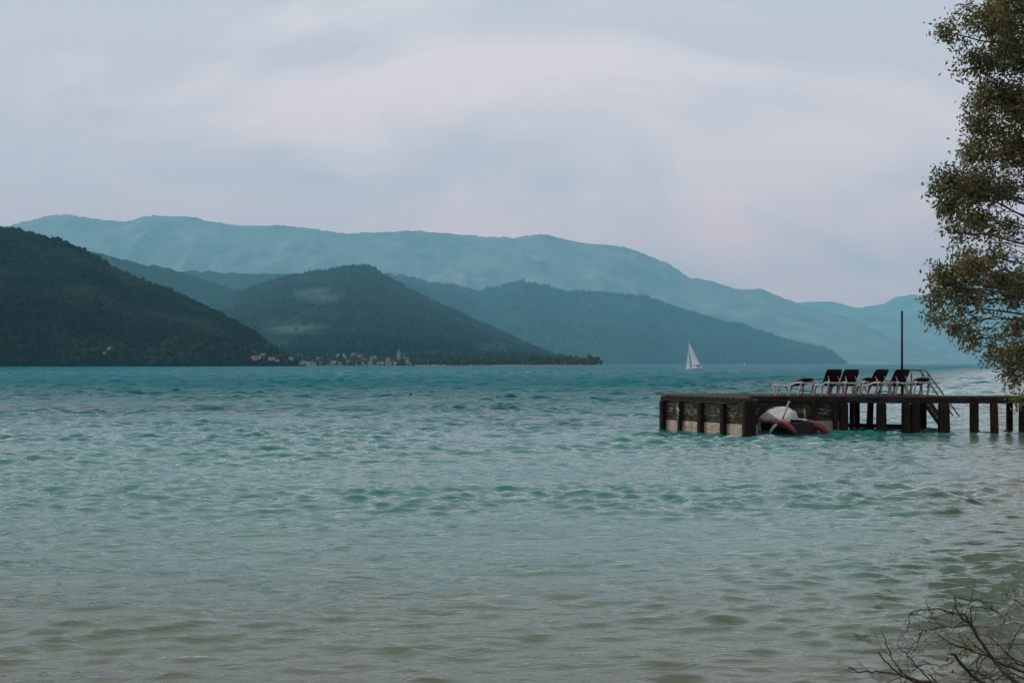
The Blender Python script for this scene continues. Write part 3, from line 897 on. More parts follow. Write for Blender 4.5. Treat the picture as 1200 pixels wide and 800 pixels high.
# edge beams
dAB = (B - A).normalized(); nAB = Vector((-dAB.y, dAB.x, 0)); nAB = nAB if nAB.x < 0 else -nAB
beam(A + nAB * 0.02 + Vector((0, 0, zb - 0.075)), B + nAB * 0.02 + Vector((0, 0, zb - 0.075)), 0.14, 0.15)
beam(B + Vector((0.30, 0.25, zb - 0.09)), FR0 + Vector((-0.06, 0, zb - 0.09)), 0.12, 0.17)
beam(FR0 + Vector((0, 0.02, zb - 0.08)), Vector((12.75, front_y(12.75) + 0.02, zb - 0.08)), 0.14, 0.16)
beam(Vector((12.76, front_y(12.76), zb - 0.11)), Vector((24.1, front_y(24.1), zb - 0.11)), 0.18, 0.215)
beam(Vector((6.3, 53.3, zb - 0.1)), Vector((16.7, 53.3, zb - 0.1)), 0.16, 0.2)
beam(Vector((16.7, front_y(16.7) + 1.6, zb - 0.1)), Vector((24.1, front_y(24.1) + 1.6, zb - 0.1)), 0.16, 0.2)
beam(Vector((9.2, 51.3, zb - 0.1)), Vector((16.5, 51.3, zb - 0.1)), 0.14, 0.2)
beam(Vector((6.15, 50.75, zb - 0.11)), Vector((6.42, 53.2, zb - 0.11)), 0.14, 0.2)
beam(Vector((16.62, front_y(16.6) + 0.12, zb - 0.11)), Vector((16.62, 53.2, zb - 0.11)), 0.14, 0.2)


def post(x, y, w, h0=-1.0, h1=None, m='post', lean=0.0, rz=0.0, d=None):
    h1 = zb - 0.22 if h1 is None else h1
    d = d or w
    vs = []
    for z, k in ((h0, 1.08), (0.1, 1.05), (h1, 1.0)):
        for sx, sy in ((-1, -1), (1, -1), (1, 1), (-1, 1)):
            vs.append((sx * w / 2 * k + lean * (z - h1), sy * d / 2 * k, z))
    fs = [(3, 2, 1, 0), (8, 9, 10, 11)]
    for l in (0, 4):
        for k in range(4): fs.append((l + k, l + (k + 1) % 4, l + 4 + (k + 1) % 4, l + 4 + k))
    mb = MB(); mb.add(vs, fs)
    o = mb.build('post', M[m], jet, bevel=w * 0.12)
    o.location = (x, y, 0); o.rotation_euler = (0, 0, rz)
    return o


rzAB = math.atan2(dAB.y, dAB.x)


def along(u):
    """point on the line A-B seen at picture column u"""
    k = (u - CX) / F
    s = (k * A.y - A.x) / (dAB.x - k * dAB.y)
    return A + dAB * s


for u, w, dp in ((779.5, 0.20, 0.20), (799.5, 0.14, 0.13), (824.0, 0.20, 0.20), (850.5, 0.19, 0.20)):
    p_ = along(u) + nAB * 0.12
    post(p_.x, p_.y, w, m='post' if u != 799.5 else 'post', rz=rzAB, d=dp, h1=zb - 0.156)
# heavy corner pile
pc = Vector((8.50, 46.0, 0))
post(8.52, 46.02, 0.42, h1=zb - 0.002, d=0.46)


def plank_wall(P0, P1, breaks, nrm, levels, thick=0.05, skew=0.006):
    """one object per plank; breaks = stations along P0-P1 where planks end"""
    dr = (P1 - P0); Ln = dr.length; dr.normalize(); rz = math.atan2(dr.y, dr.x)
    mid = P0 + dr * ((breaks[0] + breaks[-1]) / 2) - nrm * 0.06
    bk = MB().box((0, 0, 0), (breaks[-1] - breaks[0], 0.03, 1.7)).build('backing_board', M['post'], jet)
    bk.location = (mid.x, mid.y, 0.31); bk.rotation_euler = (0, 0, rz)
    for a_, b_ in zip(breaks[:-1], breaks[1:]):
        for j, (z0, z1, mk) in enumerate(levels):
            c = P0 + dr * ((a_ + b_) / 2) + nrm * R.uniform(-0.012, 0.012)
            mb = MB(); mb.box((0, 0, 0), (b_ - a_ - 0.006, thick, z1 - z0 - 0.007), jit=skew)
            o = mb.build('plank', M[mk], jet, bevel=0.006)
            o.location = (c.x, c.y, (z0 + z1) / 2); o.rotation_euler = (R.uniform(-0.02, 0.02), R.uniform(-skew, skew), rz)


LEV = [(-0.55, -0.06, 'plank_pale'), (-0.06, 0.17, 'plank_pale'), (0.17, 0.42, 'plank_pale'), (0.42, 0.66, 'plank_dark'), (0.66, 0.92, 'plank_mix'), (0.92, 1.165, 'plank_dark')]
st = [(along(u) - A).length for u in (779.5, 799.5, 824, 850.5, 874.5)]
plank_wall(A, B, st, nAB, LEV)
RW0, RW1 = Vector((9.1, 49.55, 0)), Vector((12.78, front_y(12.78) + 0.1, 0))
rn = Vector((0, -1, 0))
us_ = [884, 925, 952, 977, 989]
stR = [max(0.0, ((u - CX) / F * 49.4 - RW0.x)) for u in us_]
plank_wall(RW0, RW1, stR, rn, LEV)
for u in (926, 952, 977):
    x = (u - CX) / F * 49.3
    post(x, front_y(x) - 0.035, 0.17, h1=zb - 0.165, d=0.12)
# side wall of the head towards the boat
plank_wall(B + Vector((0.24, 0.35, 0)), FR0 + Vector((-0.1, 0.05, 0)), [0.0, 1.7, 3.35], Vector((1, 0, 0)), LEV)
# back and left walls of the head keep the crib closed
for u0, u1, m_ in ((984, 993.5, 'post'), (1027.5, 1038, 'post'), (1057, 1066.5, 'post'), (1067.5, 1077, 'post'), (1100, 1112, 'post'), (1136.8, 1144.6, 'post'), (1160.5, 1168.5, 'post_red'), (1195, 1205, 'post')):
    uc = (u0 + u1) / 2
    Y = 48.6
    for _ in range(4): Y = front_y((uc - CX) / F * Y) + 0.02
    x = (uc - CX) / F * Y
    post(x, Y, (u1 - u0) / F * Y * 0.94, m=m_, lean={1160.5: -0.03, 1027.5: 0.0, 1136.8: -0.01}.get(u0, 0.0), rz=R.uniform(-0.06, 0.06))
for u0, u1, Y, ln in ((996, 1000, 51.2, 0), (1001, 1007, 53.2, 0), (1017, 1023.5, 51.3, 0.04), (1078, 1085, 51.3, 0), (912, 918, 53.2, 0), (860, 866, 53.2, 0), (1140, 1146, 50.0, 0), (1180, 1186, 49.9, 0), (1240, 1248, 49.8, 0), (1260, 1270, 48.0, 0)):
    x = ((u0 + u1) / 2 - CX) / F * Y
    post(x, Y, (u1 - u0) / F * Y, lean=ln, rz=R.uniform(-0.1, 0.1))
# dark bar added low over the water for the dark line between posts
beam(Vector((12.9, 51.28, 0.16)), Vector((16.4, 51.28, 0.10)), 0.12, 0.16, 'post')
# rope tied round one post of the head wall
mb = MB()
rp = along(799.5) + nAB * 0.21
pts = [rp + Vector((dAB.x * a_, dAB.y * a_, z_)) for a_, z_ in ((0.0, 1.1), (-0.05, 0.96), (0.06, 0.86), (-0.03, 0.75), (0.05, 0.66), (-0.04, 0.55), (0.02, 0.48))]
mb.tube(pts, 0.022, 6); mb.tube([rp + Vector((dAB.x * a_, dAB.y * a_, z_)) for a_, z_ in ((-0.1, 0.9), (0.0, 0.84), (0.1, 0.78))], 0.022, 6)
M['rope'] = mat('pale_rope', (0.32, 0.29, 0.24), (0.46, 0.43, 0.37), 20, 0.95)
tag(mb.build('mooring_rope', M['rope']), 'pale rope knotted round the thin post of the plank wall', 'rope')

# ------------------------------------------------------------------ tall pole
po = empty('steel_pole', ((1057 - CX) / F * 50.6, 50.6, DZ))
tag(po, 'tall thin dark pole standing upright on the jetty behind the loungers', 'pole')
MB().tube([(0, 0, 0), (0, 0, 3.30)], [0.046, 0.044], 12).build('shaft', M['steel'], po, smooth=True)
MB().tube([(0, 0, 3.30), (0, 0, 3.33)], [0.05, 0.04], 12).build('cap', M['steel'], po)
MB().box((0, 0, 0.012), (0.22, 0.22, 0.024)).build('base_plate', M['steel'], po)

# ------------------------------------------------------------------ bathing stairs
stt = empty('bathing_stairs', (16.75, 51.7, DZ))
tag(stt, 'metal bathing stairs with pipe handrails going down from the jetty into the water', 'stairs')
slope = Vector((1.30, 0, -1.78)).normalized()
for sy in (0.0, 0.75):
    MB().bar((-0.08, sy, -0.05), Vector((-0.08, sy, -0.05)) + slope * 2.6, 0.05, 0.17).build('stringer', M['stair_dark'], stt, bevel=0.008)
    MB().tube([(-0.62, sy, 0.0), (-0.62, sy, 0.94), (-0.55, sy, 1.0), (-0.05, sy, 0.97), (0.02, sy, 0.90)] + [Vector((0.02, sy, 0.90)) + slope * k for k in (0.3, 1.0, 1.7, 2.2)], 0.028, 8).build('handrail', M['galv'] if sy == 0 else M['stair_dark'], stt, smooth=True)
    MB().tube([(0.05, sy, -0.12), (0.05, sy, 0.86)], 0.024, 8).build('baluster', M['stair_dark'], stt)
for k in range(8):
    c = Vector((-0.08, 0.375, -0.05)) + slope * (0.25 + 0.29 * k)
    MB().box(c, (0.24, 0.69, 0.035)).build('tread', M['stair_dark'], stt)

# ------------------------------------------------------------------ sun loungers
def make_lounger(up):
    """local frame: +y to the foot end, head at -y; origin on the deck"""
    root = empty('sun_lounger')
    w = 0.315
    for s in (-1, 1):
        mb = MB()
        prof = [(1.02, 0.36), (0.95, 0.40), (0.10, 0.39), (-0.12, 0.41), (-0.45, 0.50), (-0.80, 0.52), (-0.84, 0.49)]
        pts = [Vector((s * w, y, z)) for y, z in prof]
        for a_, b_ in zip(pts[:-1], pts[1:]): mb.bar(a_ - (b_ - a_).normalized() * 0.01, b_ + (b_ - a_).normalized() * 0.01, 0.045, 0.075)
        mb.build('side_rail', M['white_frame'], root, bevel=0.008)
        for y0, y1 in ((0.96, 0.84), (0.55, 0.78), (-0.12, -0.02), (-0.74, -0.56)):
            mb = MB(); mb.bar((s * w, y0, 0.38 if y0 > -0.3 else 0.47), (s * w * 1.02, y1, 0.0), 0.055, 0.06)
            mb.build('leg', M['white_frame'], root, bevel=0.008)
    MB().bar((-w + 0.03, 0.99, 0.385), (w - 0.03, 0.99, 0.385), 0.05, 0.05).build('foot_rail', M['white_frame'], root, bevel=0.006)
    MB().bar((-w + 0.03, -0.83, 0.49), (w - 0.03, -0.83, 0.49), 0.05, 0.07).build('head_rail', M['white_frame'], root, bevel=0.006)
    # seat sling, slightly sagging
    n_ = 9
    vs, fs = [], []
    for i in range(n_):
        f_ = i / (n_ - 1); y = 0.96 - f_ * 1.06
        z = 0.405 - 0.02 * math.sin(f_ * math.pi)
        for x in (-0.285, 0.285): vs += [(x, y, z + 0.045), (x, y, z - 0.03)]
    for i in range(n_ - 1):
        b = i * 4
        fs += [(b, b + 2, b + 6, b + 4), (b + 1, b + 5, b + 7, b + 3), (b, b + 4, b + 5, b + 1), (b + 2, b + 3, b + 7, b + 6)]
    fs += [(0, 1, 3, 2), tuple((n_ - 1) * 4 + q for q in (0, 2, 3, 1))]
    mb = MB(); mb.add(vs, fs); mb.build('seat', M['sling'], root)
    # backrest: frame and padded sling turned up about the hip
    an = math.radians(up)
    Mx = Matrix.Rotation(-an, 4, 'X'); T0 = Vector((0, -0.10, 0.42))
    tf = lambda p: T0 + (Mx @ Vector(p))
    mb = MB()
    nx, ny = 7, 7
    vs, fs = [], []
    for k in (0, 1):
        for i in range(ny):
            for j in range(nx):
                x = -0.305 + 0.61 * j / (nx - 1); y = -0.76 * i / (ny - 1)
                edge = min(1.0, 4.0 * min(j, nx - 1 - j) / (nx - 1) + 0.2) * min(1.0, 4.0 * min(i, ny - 1 - i) / (ny - 1) + 0.2)
                rx = (0.86 if i == ny - 1 else 0.96 if i in (0, ny - 2) else 1.0)
                z = (0.085 if k == 0 else -0.035) * edge
                vs.append(tf((x * rx, y, z + 0.012)))
    for i in range(ny - 1):
        for j in range(nx - 1):
            a_ = i * nx + j
            fs.append((a_, a_ + 1, a_ + nx + 1, a_ + nx))
            a_ += nx * ny
            fs.append((a_, a_ + nx, a_ + nx + 1, a_ + 1))
    rim = [(0, j) for j in range(nx)] + [(i, nx - 1) for i in range(1, ny)] + [(ny - 1, j) for j in range(nx - 2, -1, -1)] + [(i, 0) for i in range(ny - 2, 0, -1)]
    for (a_, b_) in zip(rim, rim[1:] + rim[:1]):
        i0, i1 = a_[0] * nx + a_[1], b_[0] * nx + b_[1]
        fs.append((i0, i0 + nx * ny, i1 + nx * ny, i1))
    mb.add(vs, fs)
    br = mb.build('backrest', M['sling'], root, smooth=True)
    mb = MB()
    mb.tube([tf(p) for p in ((-0.31, 0.0, 0), (-0.31, -0.70, 0), (-0.27, -0.77, 0), (0.27, -0.77, 0), (0.31, -0.70, 0), (0.31, 0.0, 0))], 0.018, 6)
    mb.build('back_frame', M['sling'], br)
    if up > 25:
        mb = MB()
        for s in (-1, 1): mb.bar(tf((s * 0.20, -0.45, -0.01)), (s * 0.22, -0.62, 0.49), 0.025, 0.03)
        mb.build('back_prop', M['white_frame'], root)
    return root


proto = {}
LOUNGERS = [  # head end at (picture column, depth), turn, raised?, label
    (948, 50.0, 27, 12, 'lounger with lowered back at the left end of the row, apart from the rest'),
    (981, 50.1, 8, 42, 'lounger with raised dark back, the first raised one from the left'),
    (1001.5, 49.8, 9, 41, 'lounger with raised dark back close beside the first raised one, left of a lowered lounger'),
    (1022, 52.3, 18, 10, 'lounger with lowered back standing behind, between two raised loungers'),
    (1039, 49.9, 22, 38, 'lounger with raised back and its long white side rail showing, left of the pole'),
    (1062, 49.8, 13, 43, 'lounger with raised back right in front of the tall pole'),
    (1083, 51.3, 15, 11, 'dark lounger with lowered back beside the bathing stairs, right end of the row')]
for (u, Y, turn, up, lb) in LOUNGERS:
    key = 'up' if up > 25 else 'low'
    if key not in proto: proto[key] = o = make_lounger(50 if key == 'up' else 17)
    else: o = copy_tree(proto[key])
    th = math.radians(turn)
    hx, hy = (u - CX) / F * Y, Y
    o.location = (hx - math.sin(th) * 0.83, hy + math.cos(th) * 0.83, DZ + 0.002)
    o.rotation_euler = (0, 0, th)
    tag(o, lb, 'sun lounger', 'sun loungers in a row on the jetty')

# ------------------------------------------------------------------ moored boat in the nook
bo = empty('pedal_boat', (10.42, 47.25, 0))
tag(bo, 'small boat with two red floats under a grey-white cover moored at the plank wall', 'boat')
ax = Vector((-0.54, 0.84, 0)).normalized(); wx = Vector((ax.y, -ax.x, 0))


def bp_(a_, w_, z_):
    return ax * a_ + wx * w_ + Vector((0, 0, z_))


def at_px(u, v, Y): return px(u, v, Y) - Vector(bo.location)


for (ua, va, Ya, ra), (ub, vb, Yb) in (((918.5, 497.0, 47.25, 0.135), (933.0, 508.2, 47.0)), ((953.5, 497.0, 47.85, 0.15), (971.5, 508.0, 47.65))):
    a_, b_ = at_px(ua, va, Ya), at_px(ub, vb, Yb)
    back = ax * 0.5 + Vector((0, 0, -0.02))
    ctrl = [a_ + back, a_ + back * 0.5, a_ + back * 0.12, a_ + (b_ - a_) * 0.12 + Vector((0, 0, 0.02)), a_ + (b_ - a_) * 0.38 + Vector((0, 0, 0.05)), a_ + (b_ - a_) * 0.66 + Vector((0, 0, 0.03)), a_ + (b_ - a_) * 0.88, b_]
    mb = MB(); mb.tube(ctrl, [ra, ra, ra * 1.02, ra * 1.02, ra * 0.98, ra * 0.85, ra * 0.6, ra * 0.3], 16)
    mb.build('float', M['red_float'], bo, smooth=True)
mb = MB()
lo_ = [bp_(a_, w_, z_) for a_, w_, z_ in ((-0.12, -0.02, -0.06), (-0.12, 1.12, -0.06), (1.7, 1.12, -0.06), (1.7, -0.02, -0.06), (-0.02, -0.06, 0.44), (-0.02, 1.16, 0.44), (1.75, 1.16, 0.48), (1.75, -0.06, 0.48))]
mb.add(lo_, [(3, 2, 1, 0), (4, 5, 6, 7), (0, 1, 5, 4), (1, 2, 6, 5), (2, 3, 7, 6), (3, 0, 4, 7)])
mb.build('hull', M['hull_black'], bo, bevel=0.02)
mb = MB(); mb.tube([bp_(a_, -0.10 + 0.02 * math.sin(a_ * 9), 0.45 + 0.012 * math.sin(a_ * 7)) for a_ in (0.15, 0.4, 0.7, 1.0, 1.3, 1.6, 1.8)], 0.065, 10)
mb.build('gunwale', M['pink_side'], bo, smooth=True)
# cover: draped over seats, ridge high at the left, falling to the right
vs, fs = [], []
ni, nj = 15, 13
for i in range(ni):
    a_ = 0.22 + 1.50 * i / (ni - 1)
    for j in range(nj):
        w_ = -0.14 + 1.26 * j / (nj - 1)
        f = j / (nj - 1)
        pr = np.interp(f, [0, 0.05, 0.22, 0.36, 0.42, 0.50, 0.62, 0.85, 1.0], [0.02, 0.15, 0.38, 0.53, 0.50, 0.17, 0.10, 0.04, 0.0])
        en = np.interp(a_, [0.22, 0.30, 0.75, 1.3, 1.7, 1.82], [0.10, 0.66, 1.0, 0.92, 0.66, 0.35])
        wr = 0.022 * math.sin(i * 2.3 + j * 0.5) * math.sin(j * 0.9 + 0.4) + R.uniform(-0.012, 0.012)
        vs.append(bp_(a_, w_, 0.50 + pr * en + wr * (1 if 0 < j < nj - 1 else 0)))
for i in range(ni - 1):
    for j in range(nj - 1):
        q = i * nj + j; fs.append((q, q + 1, q + nj + 1, q + nj))
b0 = len(vs)
vs += [v - Vector((0, 0, 0.012)) for v in vs]
fs += [tuple(b0 + q for q in reversed(f)) for f in list(fs)]
ring = [(0, j) for j in range(nj)] + [(i, nj - 1) for i in range(1, ni)] + [(ni - 1, j) for j in range(nj - 2, -1, -1)] + [(i, 0) for i in range(ni - 2, 0, -1)]
for a_, b_ in zip(ring, ring[1:] + ring[:1]):
    i0, i1 = a_[0] * nj + a_[1], b_[0] * nj + b_[1]
    fs.append((i0, i1, i1 + b0, i0 + b0))
mb = MB(); mb.add(vs, fs)
tag(mb.build('boat_cover', M['cover'], smooth=True), 'grey-white cloth cover draped in a peak over the moored red boat', 'cover').location = bo.location
mb = MB(); mb.tube([at_px(917.0, 491.5, 47.5), at_px(920.5, 482, 47.5), at_px(924.2, 471.5, 47.5), at_px(925.6, 469.8, 47.5)], [0.032, 0.032, 0.034, 0.028], 8); mb.build('handle', M['white_frame'], bo, smooth=True)
mb = MB(); mb.tube([at_px(944.0, 491, 48.2), at_px(942.6, 479, 48.2)], [0.035, 0.03], 8); mb.build('cleat_post', M['pale_bark'], bo, smooth=True)
mb = MB(); mb.tube([at_px(902.0, 508.5, 46.9), at_px(903.2, 504.5, 46.9), at_px(906.5, 500, 46.95), at_px(909.5, 497.2, 47.0), at_px(911, 496.8, 47.0)], [0.02, 0.045, 0.055, 0.045, 0.015], 10)
fd = mb.build('fender', M['white_frame'], smooth=True); fd.location = bo.location
tag(fd, 'whitish fender hanging at the left side of the moored red boat', 'fender')

# ------------------------------------------------------------------ sailing boat and the others on the lake
def loft(secs, close=True):
    vs, fs = [], []
    n_ = len(secs[0])
    for s in secs: vs += s
    for i in range(len(secs) - 1):
        for j in range(n_ - 1):
            a_ = i * n_ + j; fs.append((a_, a_ + 1, a_ + n_ + 1, a_ + n_))
    if close:
        fs.append(tuple(range(n_))); fs.append(tuple((len(secs) - 1) * n_ + j for j in range(n_ - 1, -1, -1)))
    return vs, fs


def sail_mesh(tack, clew, head, belly, n_=9):
    tack, clew, head = Vector(tack), Vector(clew), Vector(head)
    vs, fs = [], []
    for i in range(n_):
        a_ = i / (n_ - 1)
        l0 = tack.lerp(head, a_); l1 = clew.lerp(head, a_)
        for j in range(5):
            b_ = j / 4
            p_ = l0.lerp(l1, b_)
            p_ = p_ + Vector((0, belly * math.sin(b_ * math.pi) * (1 - a_) ** 0.7, 0)) + Vector((0.06 * (clew.x - tack.x) * math.sin(a_ * math.pi) * b_, 0, 0))
            vs.append(p_)
    m_ = len(vs)
    for i in range(n_ - 1):
        for j in range(4):
            q = i * 5 + j; fs.append((q, q + 1, q + 6, q + 5))
    vs += [v + Vector((0, 0.03, 0)) for v in vs]
    fs += [tuple(m_ + q for q in reversed(f)) for f in list(fs)]
    return vs, fs


def sailboat(loc, Ln, mast_h, rz, label, heel=0.0):
    root = empty('sailing_boat', loc, rz)
    root.rotation_euler = (0, heel, rz)
    tag(root, label, 'sailing boat')
    secs = []
    for f_ in (0.0, 0.06, 0.2, 0.4, 0.6, 0.8, 0.94, 1.0):       # bow at -x
        x = -Ln / 2 + Ln * f_
        b_ = Ln * 0.155 * (math.sin(min(1, f_ * 1.25 + 0.02) * math.pi / 2)) * (1 - 0.18 * max(0, f_ - 0.6) / 0.4)
        sh = Ln * (0.125 + 0.03 * (1 - f_) ** 2)
        secs.append([(x, -b_, sh), (x + 0.02 * Ln * (1 - f_), -b_ * 0.9, sh * 0.4), (x + 0.05 * Ln * (1 - f_), -b_ * 0.45, -Ln * 0.04), (x + 0.06 * Ln * (1 - f_), 0, -Ln * 0.06 * (0.3 + f_)), (x + 0.05 * Ln * (1 - f_), b_ * 0.45, -Ln * 0.04), (x + 0.02 * Ln * (1 - f_), b_ * 0.9, sh * 0.4), (x, b_, sh)])
    vs, fs = loft(secs)
    fs += [(i * 7, (i + 1) * 7, (i + 1) * 7 + 6, i * 7 + 6) for i in range(7)]
    mb = MB(); mb.add(vs, fs); mb.build('hull', M['hull_white'], root)
    MB().box((0.03 * Ln, 0, Ln * 0.155), (Ln * 0.28, Ln * 0.17, Ln * 0.07)).build('cabin', M['hull_white'], root, bevel=Ln * 0.015)
    mx_ = -0.10 * Ln
    MB().tube([(mx_, 0, 0.1 * Ln), (mx_, 0, mast_h)], [0.09, 0.05], 8).build('mast', M['mast'], root)
    MB().tube([(mx_, 0, 0.24 * Ln), (mx_ + Ln * 0.47, 0.25, 0.24 * Ln)], 0.06, 8).build('boom', M['mast'], root)
    vs, fs = sail_mesh((mx_ + 0.1, 0.02, 0.26 * Ln), (mx_ + Ln * 0.46, 0.22, 0.26 * Ln), (mx_ + 0.06, 0, mast_h * 0.985), 0.5)
    mb = MB(); mb.add(vs, fs); mb.build('mainsail', M['sail'], root, smooth=True)
    vs, fs = sail_mesh((-Ln * 0.47, 0.02, 0.15 * Ln), (mx_ - 0.13 * Ln, 0.30, 0.17 * Ln), (mx_ - 0.15, 0, mast_h * 0.80), 0.4)
    mb = MB(); mb.add(vs, fs); mb.build('foresail', M['sail'], root, smooth=True)
    mb = MB()
    mb.tube([(-Ln * 0.48, 0, 0.15 * Ln), (mx_, 0, mast_h * 0.82)], 0.015, 5); mb.tube([(Ln * 0.48, 0, 0.13 * Ln), (mx_, 0, mast_h)], 0.012, 5)
    mb.build('rigging', M['mast'], root)
    MB().box((Ln * 0.46, 0, 0.05), (0.06, 0.05, 1.0)).build('rudder', M['hull_white'], root)
    return root


SB = sailboat(((813.6 - CX) / F * 600, 600, 0.0), 8.0, 13.6, math.radians(-12), 'white sailing boat with main sail and foresail up, leaning over, out on the lake', math.radians(-9))
sailboat(((872.5 - CX) / F * 3600, 3600, 0.0), 8.0, 10.0, 0.3, 'tiny white sail far off below the blue hill', 0.05)


def person(name, loc, rz, cloth, label):
    """seated figure: one skinned body"""
    J = [(0, 0, 0.10), (0, 0.02, 0.35), (0, 0.04, 0.58), (0, 0.05, 0.68), (0, 0.08, 0.80), (0, 0.10, 0.90),
         (-0.19, 0.05, 0.54), (-0.26, 0.20, 0.34), (-0.20, 0.40, 0.30), (0.19, 0.05, 0.54), (0.27, 0.18, 0.34), (0.20, 0.40, 0.28),
         (-0.11, 0.08, 0.09), (-0.14, 0.48, 0.14), (-0.14, 0.52, -0.30), (-0.14, 0.66, -0.34), (0.11, 0.08, 0.09), (0.14, 0.46, 0.14), (0.14, 0.50, -0.30), (0.14, 0.64, -0.34)]
    E = [(0, 1), (1, 2), (2, 3), (3, 4), (4, 5), (2, 6), (6, 7), (7, 8), (2, 9), (9, 10), (10, 11), (0, 12), (12, 13), (13, 14), (14, 15), (0, 16), (16, 17), (17, 18), (18, 19)]
    rad = [0.14, 0.14, 0.15, 0.055, 0.10, 0.085, 0.065, 0.05, 0.035, 0.065, 0.05, 0.035, 0.09, 0.065, 0.05, 0.035, 0.09, 0.065, 0.05, 0.035]
    me = bpy.data.meshes.new(name); me.from_pydata(J, E, [])
    o = bpy.data.objects.new(name, me); link(o)
    sk = o.modifiers.new('skin', 'SKIN'); sb_ = o.modifiers.new('smooth', 'SUBSURF'); sb_.levels = 1; sb_.render_levels = 1
    for i, v in enumerate(me.skin_vertices[0].data): v.radius = (rad[i], rad[i]); v.use_root = i == 0
    me.materials.append(cloth)
    o.location = loc; o.rotation_euler = (0, 0, rz)
    mb = MB(); mb.tube([(0, 0.06, 0.80), (0, 0.06, 0.86), (0, 0.07, 0.93), (0, 0.09, 0.99)], [0.095, 0.115, 0.105, 0.04], 8); mb.build('cap', M['dark_cloth'], o, smooth=True)
    return tag(o, label, 'person', 'crew of the sailing boat')


mb = MB()
for k in range(1, 7):
    a_ = 0.22 + 1.5 * k / 7
    mb.tube([bp_(a_, -0.15, 0.50), bp_(a_ + 0.03, -0.16, 0.42), bp_(a_ + 0.01, -0.15, 0.36)], 0.010, 5)
mb.build('cover_cord', M['dark_rubber'], bo)
bx_, by_ = SB.location.x, SB.location.y
person('person', (bx_ + 1.4, by_ - 0.9, 1.25), math.radians(180), M['dark_cloth'], 'person in dark clothes seated in the sailing boat nearer the mast')
person('person', (bx_ + 2.5, by_ - 0.8, 1.15), math.radians(160), M['red_cloth'], 'person in dark red clothes seated in the sailing boat nearer the stern')

# mooring buoy
bu = empty('mooring_buoy', ((481 - CX) / F * 106, 106, 0.02))
tag(bu, 'small dark yellow mooring buoy floating far out on open water', 'buoy')
mb = MB(); mb.tube([(0, 0, z) for z in (-0.18, -0.12, 0, 0.12, 0.2, 0.24)], [0.03, 0.13, 0.18, 0.15, 0.08, 0.03], 14); mb.build('float', M['buoy'], bu, smooth=True)
mb = MB(); mb.tube([(0.06 * math.cos(a_), 0, 0.29 + 0.06 * math.sin(a_)) for a_ in np.linspace(0, 6.283, 13)], 0.014, 6); mb.build('ring', M['dark_rubber'], bu)

# ------------------------------------------------------------------ tree on the bank
tree = empty('shore_willow', (13.0, 25.5, 0.9))
tag(tree, 'tall leafy tree hanging over the water at the right edge', 'tree')
T0 = Vector(tree.location)
CL = [  # picture column, row, half width, half height, depth, number of twigs
    (1185, 0, 55, 40, 25.5, 26), (1150, 25, 40, 28, 25.0, 18), (1112, 38, 14, 18, 24.7, 5), (1142, 72, 28, 26, 25.0, 13), (1180, 65, 40, 34, 26, 20),
    (1160, 112, 34, 30, 25.2, 18), (1192, 120, 34, 34, 26.2, 18), (1150, 150, 28, 24, 24.8, 14), (1182, 175, 38, 32, 25.6, 20), (1136, 178, 20, 20, 24.8, 9),
    (1107, 212, 22, 24, 24.4, 13), (1140, 215, 32, 26, 24.9, 18), (1175, 222, 30, 20, 25.6, 10), (1112, 240, 20, 18, 24.5, 10), (1140, 256, 26, 22, 25.0, 13), (1120, 272, 18, 14, 24.6, 6),
    (1185, 268, 18, 14, 25.8, 4), (1110, 322, 20, 22, 24.4, 15), (1135, 312, 26, 20, 24.7, 16), (1165, 300, 22, 12, 25.2, 6), (1172, 328, 26, 12, 25.0, 9), (1100, 348, 14, 16, 24.3, 8), (1128, 352, 22, 16, 24.6, 12),
    (1100, 376, 14, 10, 24.3, 6), (1120, 384, 16, 10, 24.5, 7), (1138, 398, 12, 8, 24.6, 5), (1190, 350, 22, 22, 25.6, 9), (1185, 385, 22, 16, 25.2, 8), (1156, 402, 8, 8, 24.8, 2), (1160, 420, 8, 9, 24.7, 3),
    (1185, 412, 22, 14, 25.0, 7), (1182, 436, 22, 9, 24.8, 7), (1195, 470, 12, 14, 24.8, 4), (1196, 448, 12, 14, 25, 3),
    (1225, 30, 50, 50, 27, 26), (1235, 110, 50, 50, 27, 26), (1240, 190, 45, 45, 27, 22), (1235, 270, 40, 40, 26.5, 16), (1240, 340, 45, 40, 26.5, 18), (1240, 420, 45, 40, 26, 16),
    (1190, -60, 70, 50, 26, 24), (1260, -90, 90, 60, 27, 26), (1320, 20, 80, 70, 27, 28), (1330, 140, 80, 70, 27, 26), (1330, 260, 80, 60, 26.5, 20), (1340, 360, 80, 50, 26.5, 18), (1380, -60, 90, 70, 27, 24), (1420, 90, 90, 80, 27, 22), (1430, 230, 90, 80, 27, 20),
    (1300, -170, 100, 60, 26.5, 22), (1420, -160, 90, 60, 27, 16), (1230, -150, 70, 50, 26.5, 16)]
rcl = random.Random(41)
for _ in range(84):
    u_, v_ = rcl.uniform(1140, 1330), rcl.uniform(-60, 430)
    edge = np.interp(v_, [-60, 40, 120, 190, 220, 260, 300, 330, 380, 430], [1140, 1150, 1140, 1140, 1125, 1140, 1150, 1125, 1135, 1180])
    if u_ < edge + 10 or (1150 < u_ < 1215 and 225 < v_ < 300) or (1140 < u_ < 1210 and 336 < v_ < 410): continue
    CL.append((u_, v_, rcl.uniform(12, 26), rcl.uniform(12, 28), rcl.uniform(24.9, 27.0), rcl.randrange(4, 9)))
trunk_pts = [Vector((0.15, 0, -1.2)), Vector((0, 0, 0)), Vector((-0.1, 0.1, 2.5)), Vector((0.15, 0.2, 5.0)), Vector((0.0, 0.1, 7.5)), Vector((0.2, 0.1, 10.0)), Vector((0.1, 0.2, 13.0))]
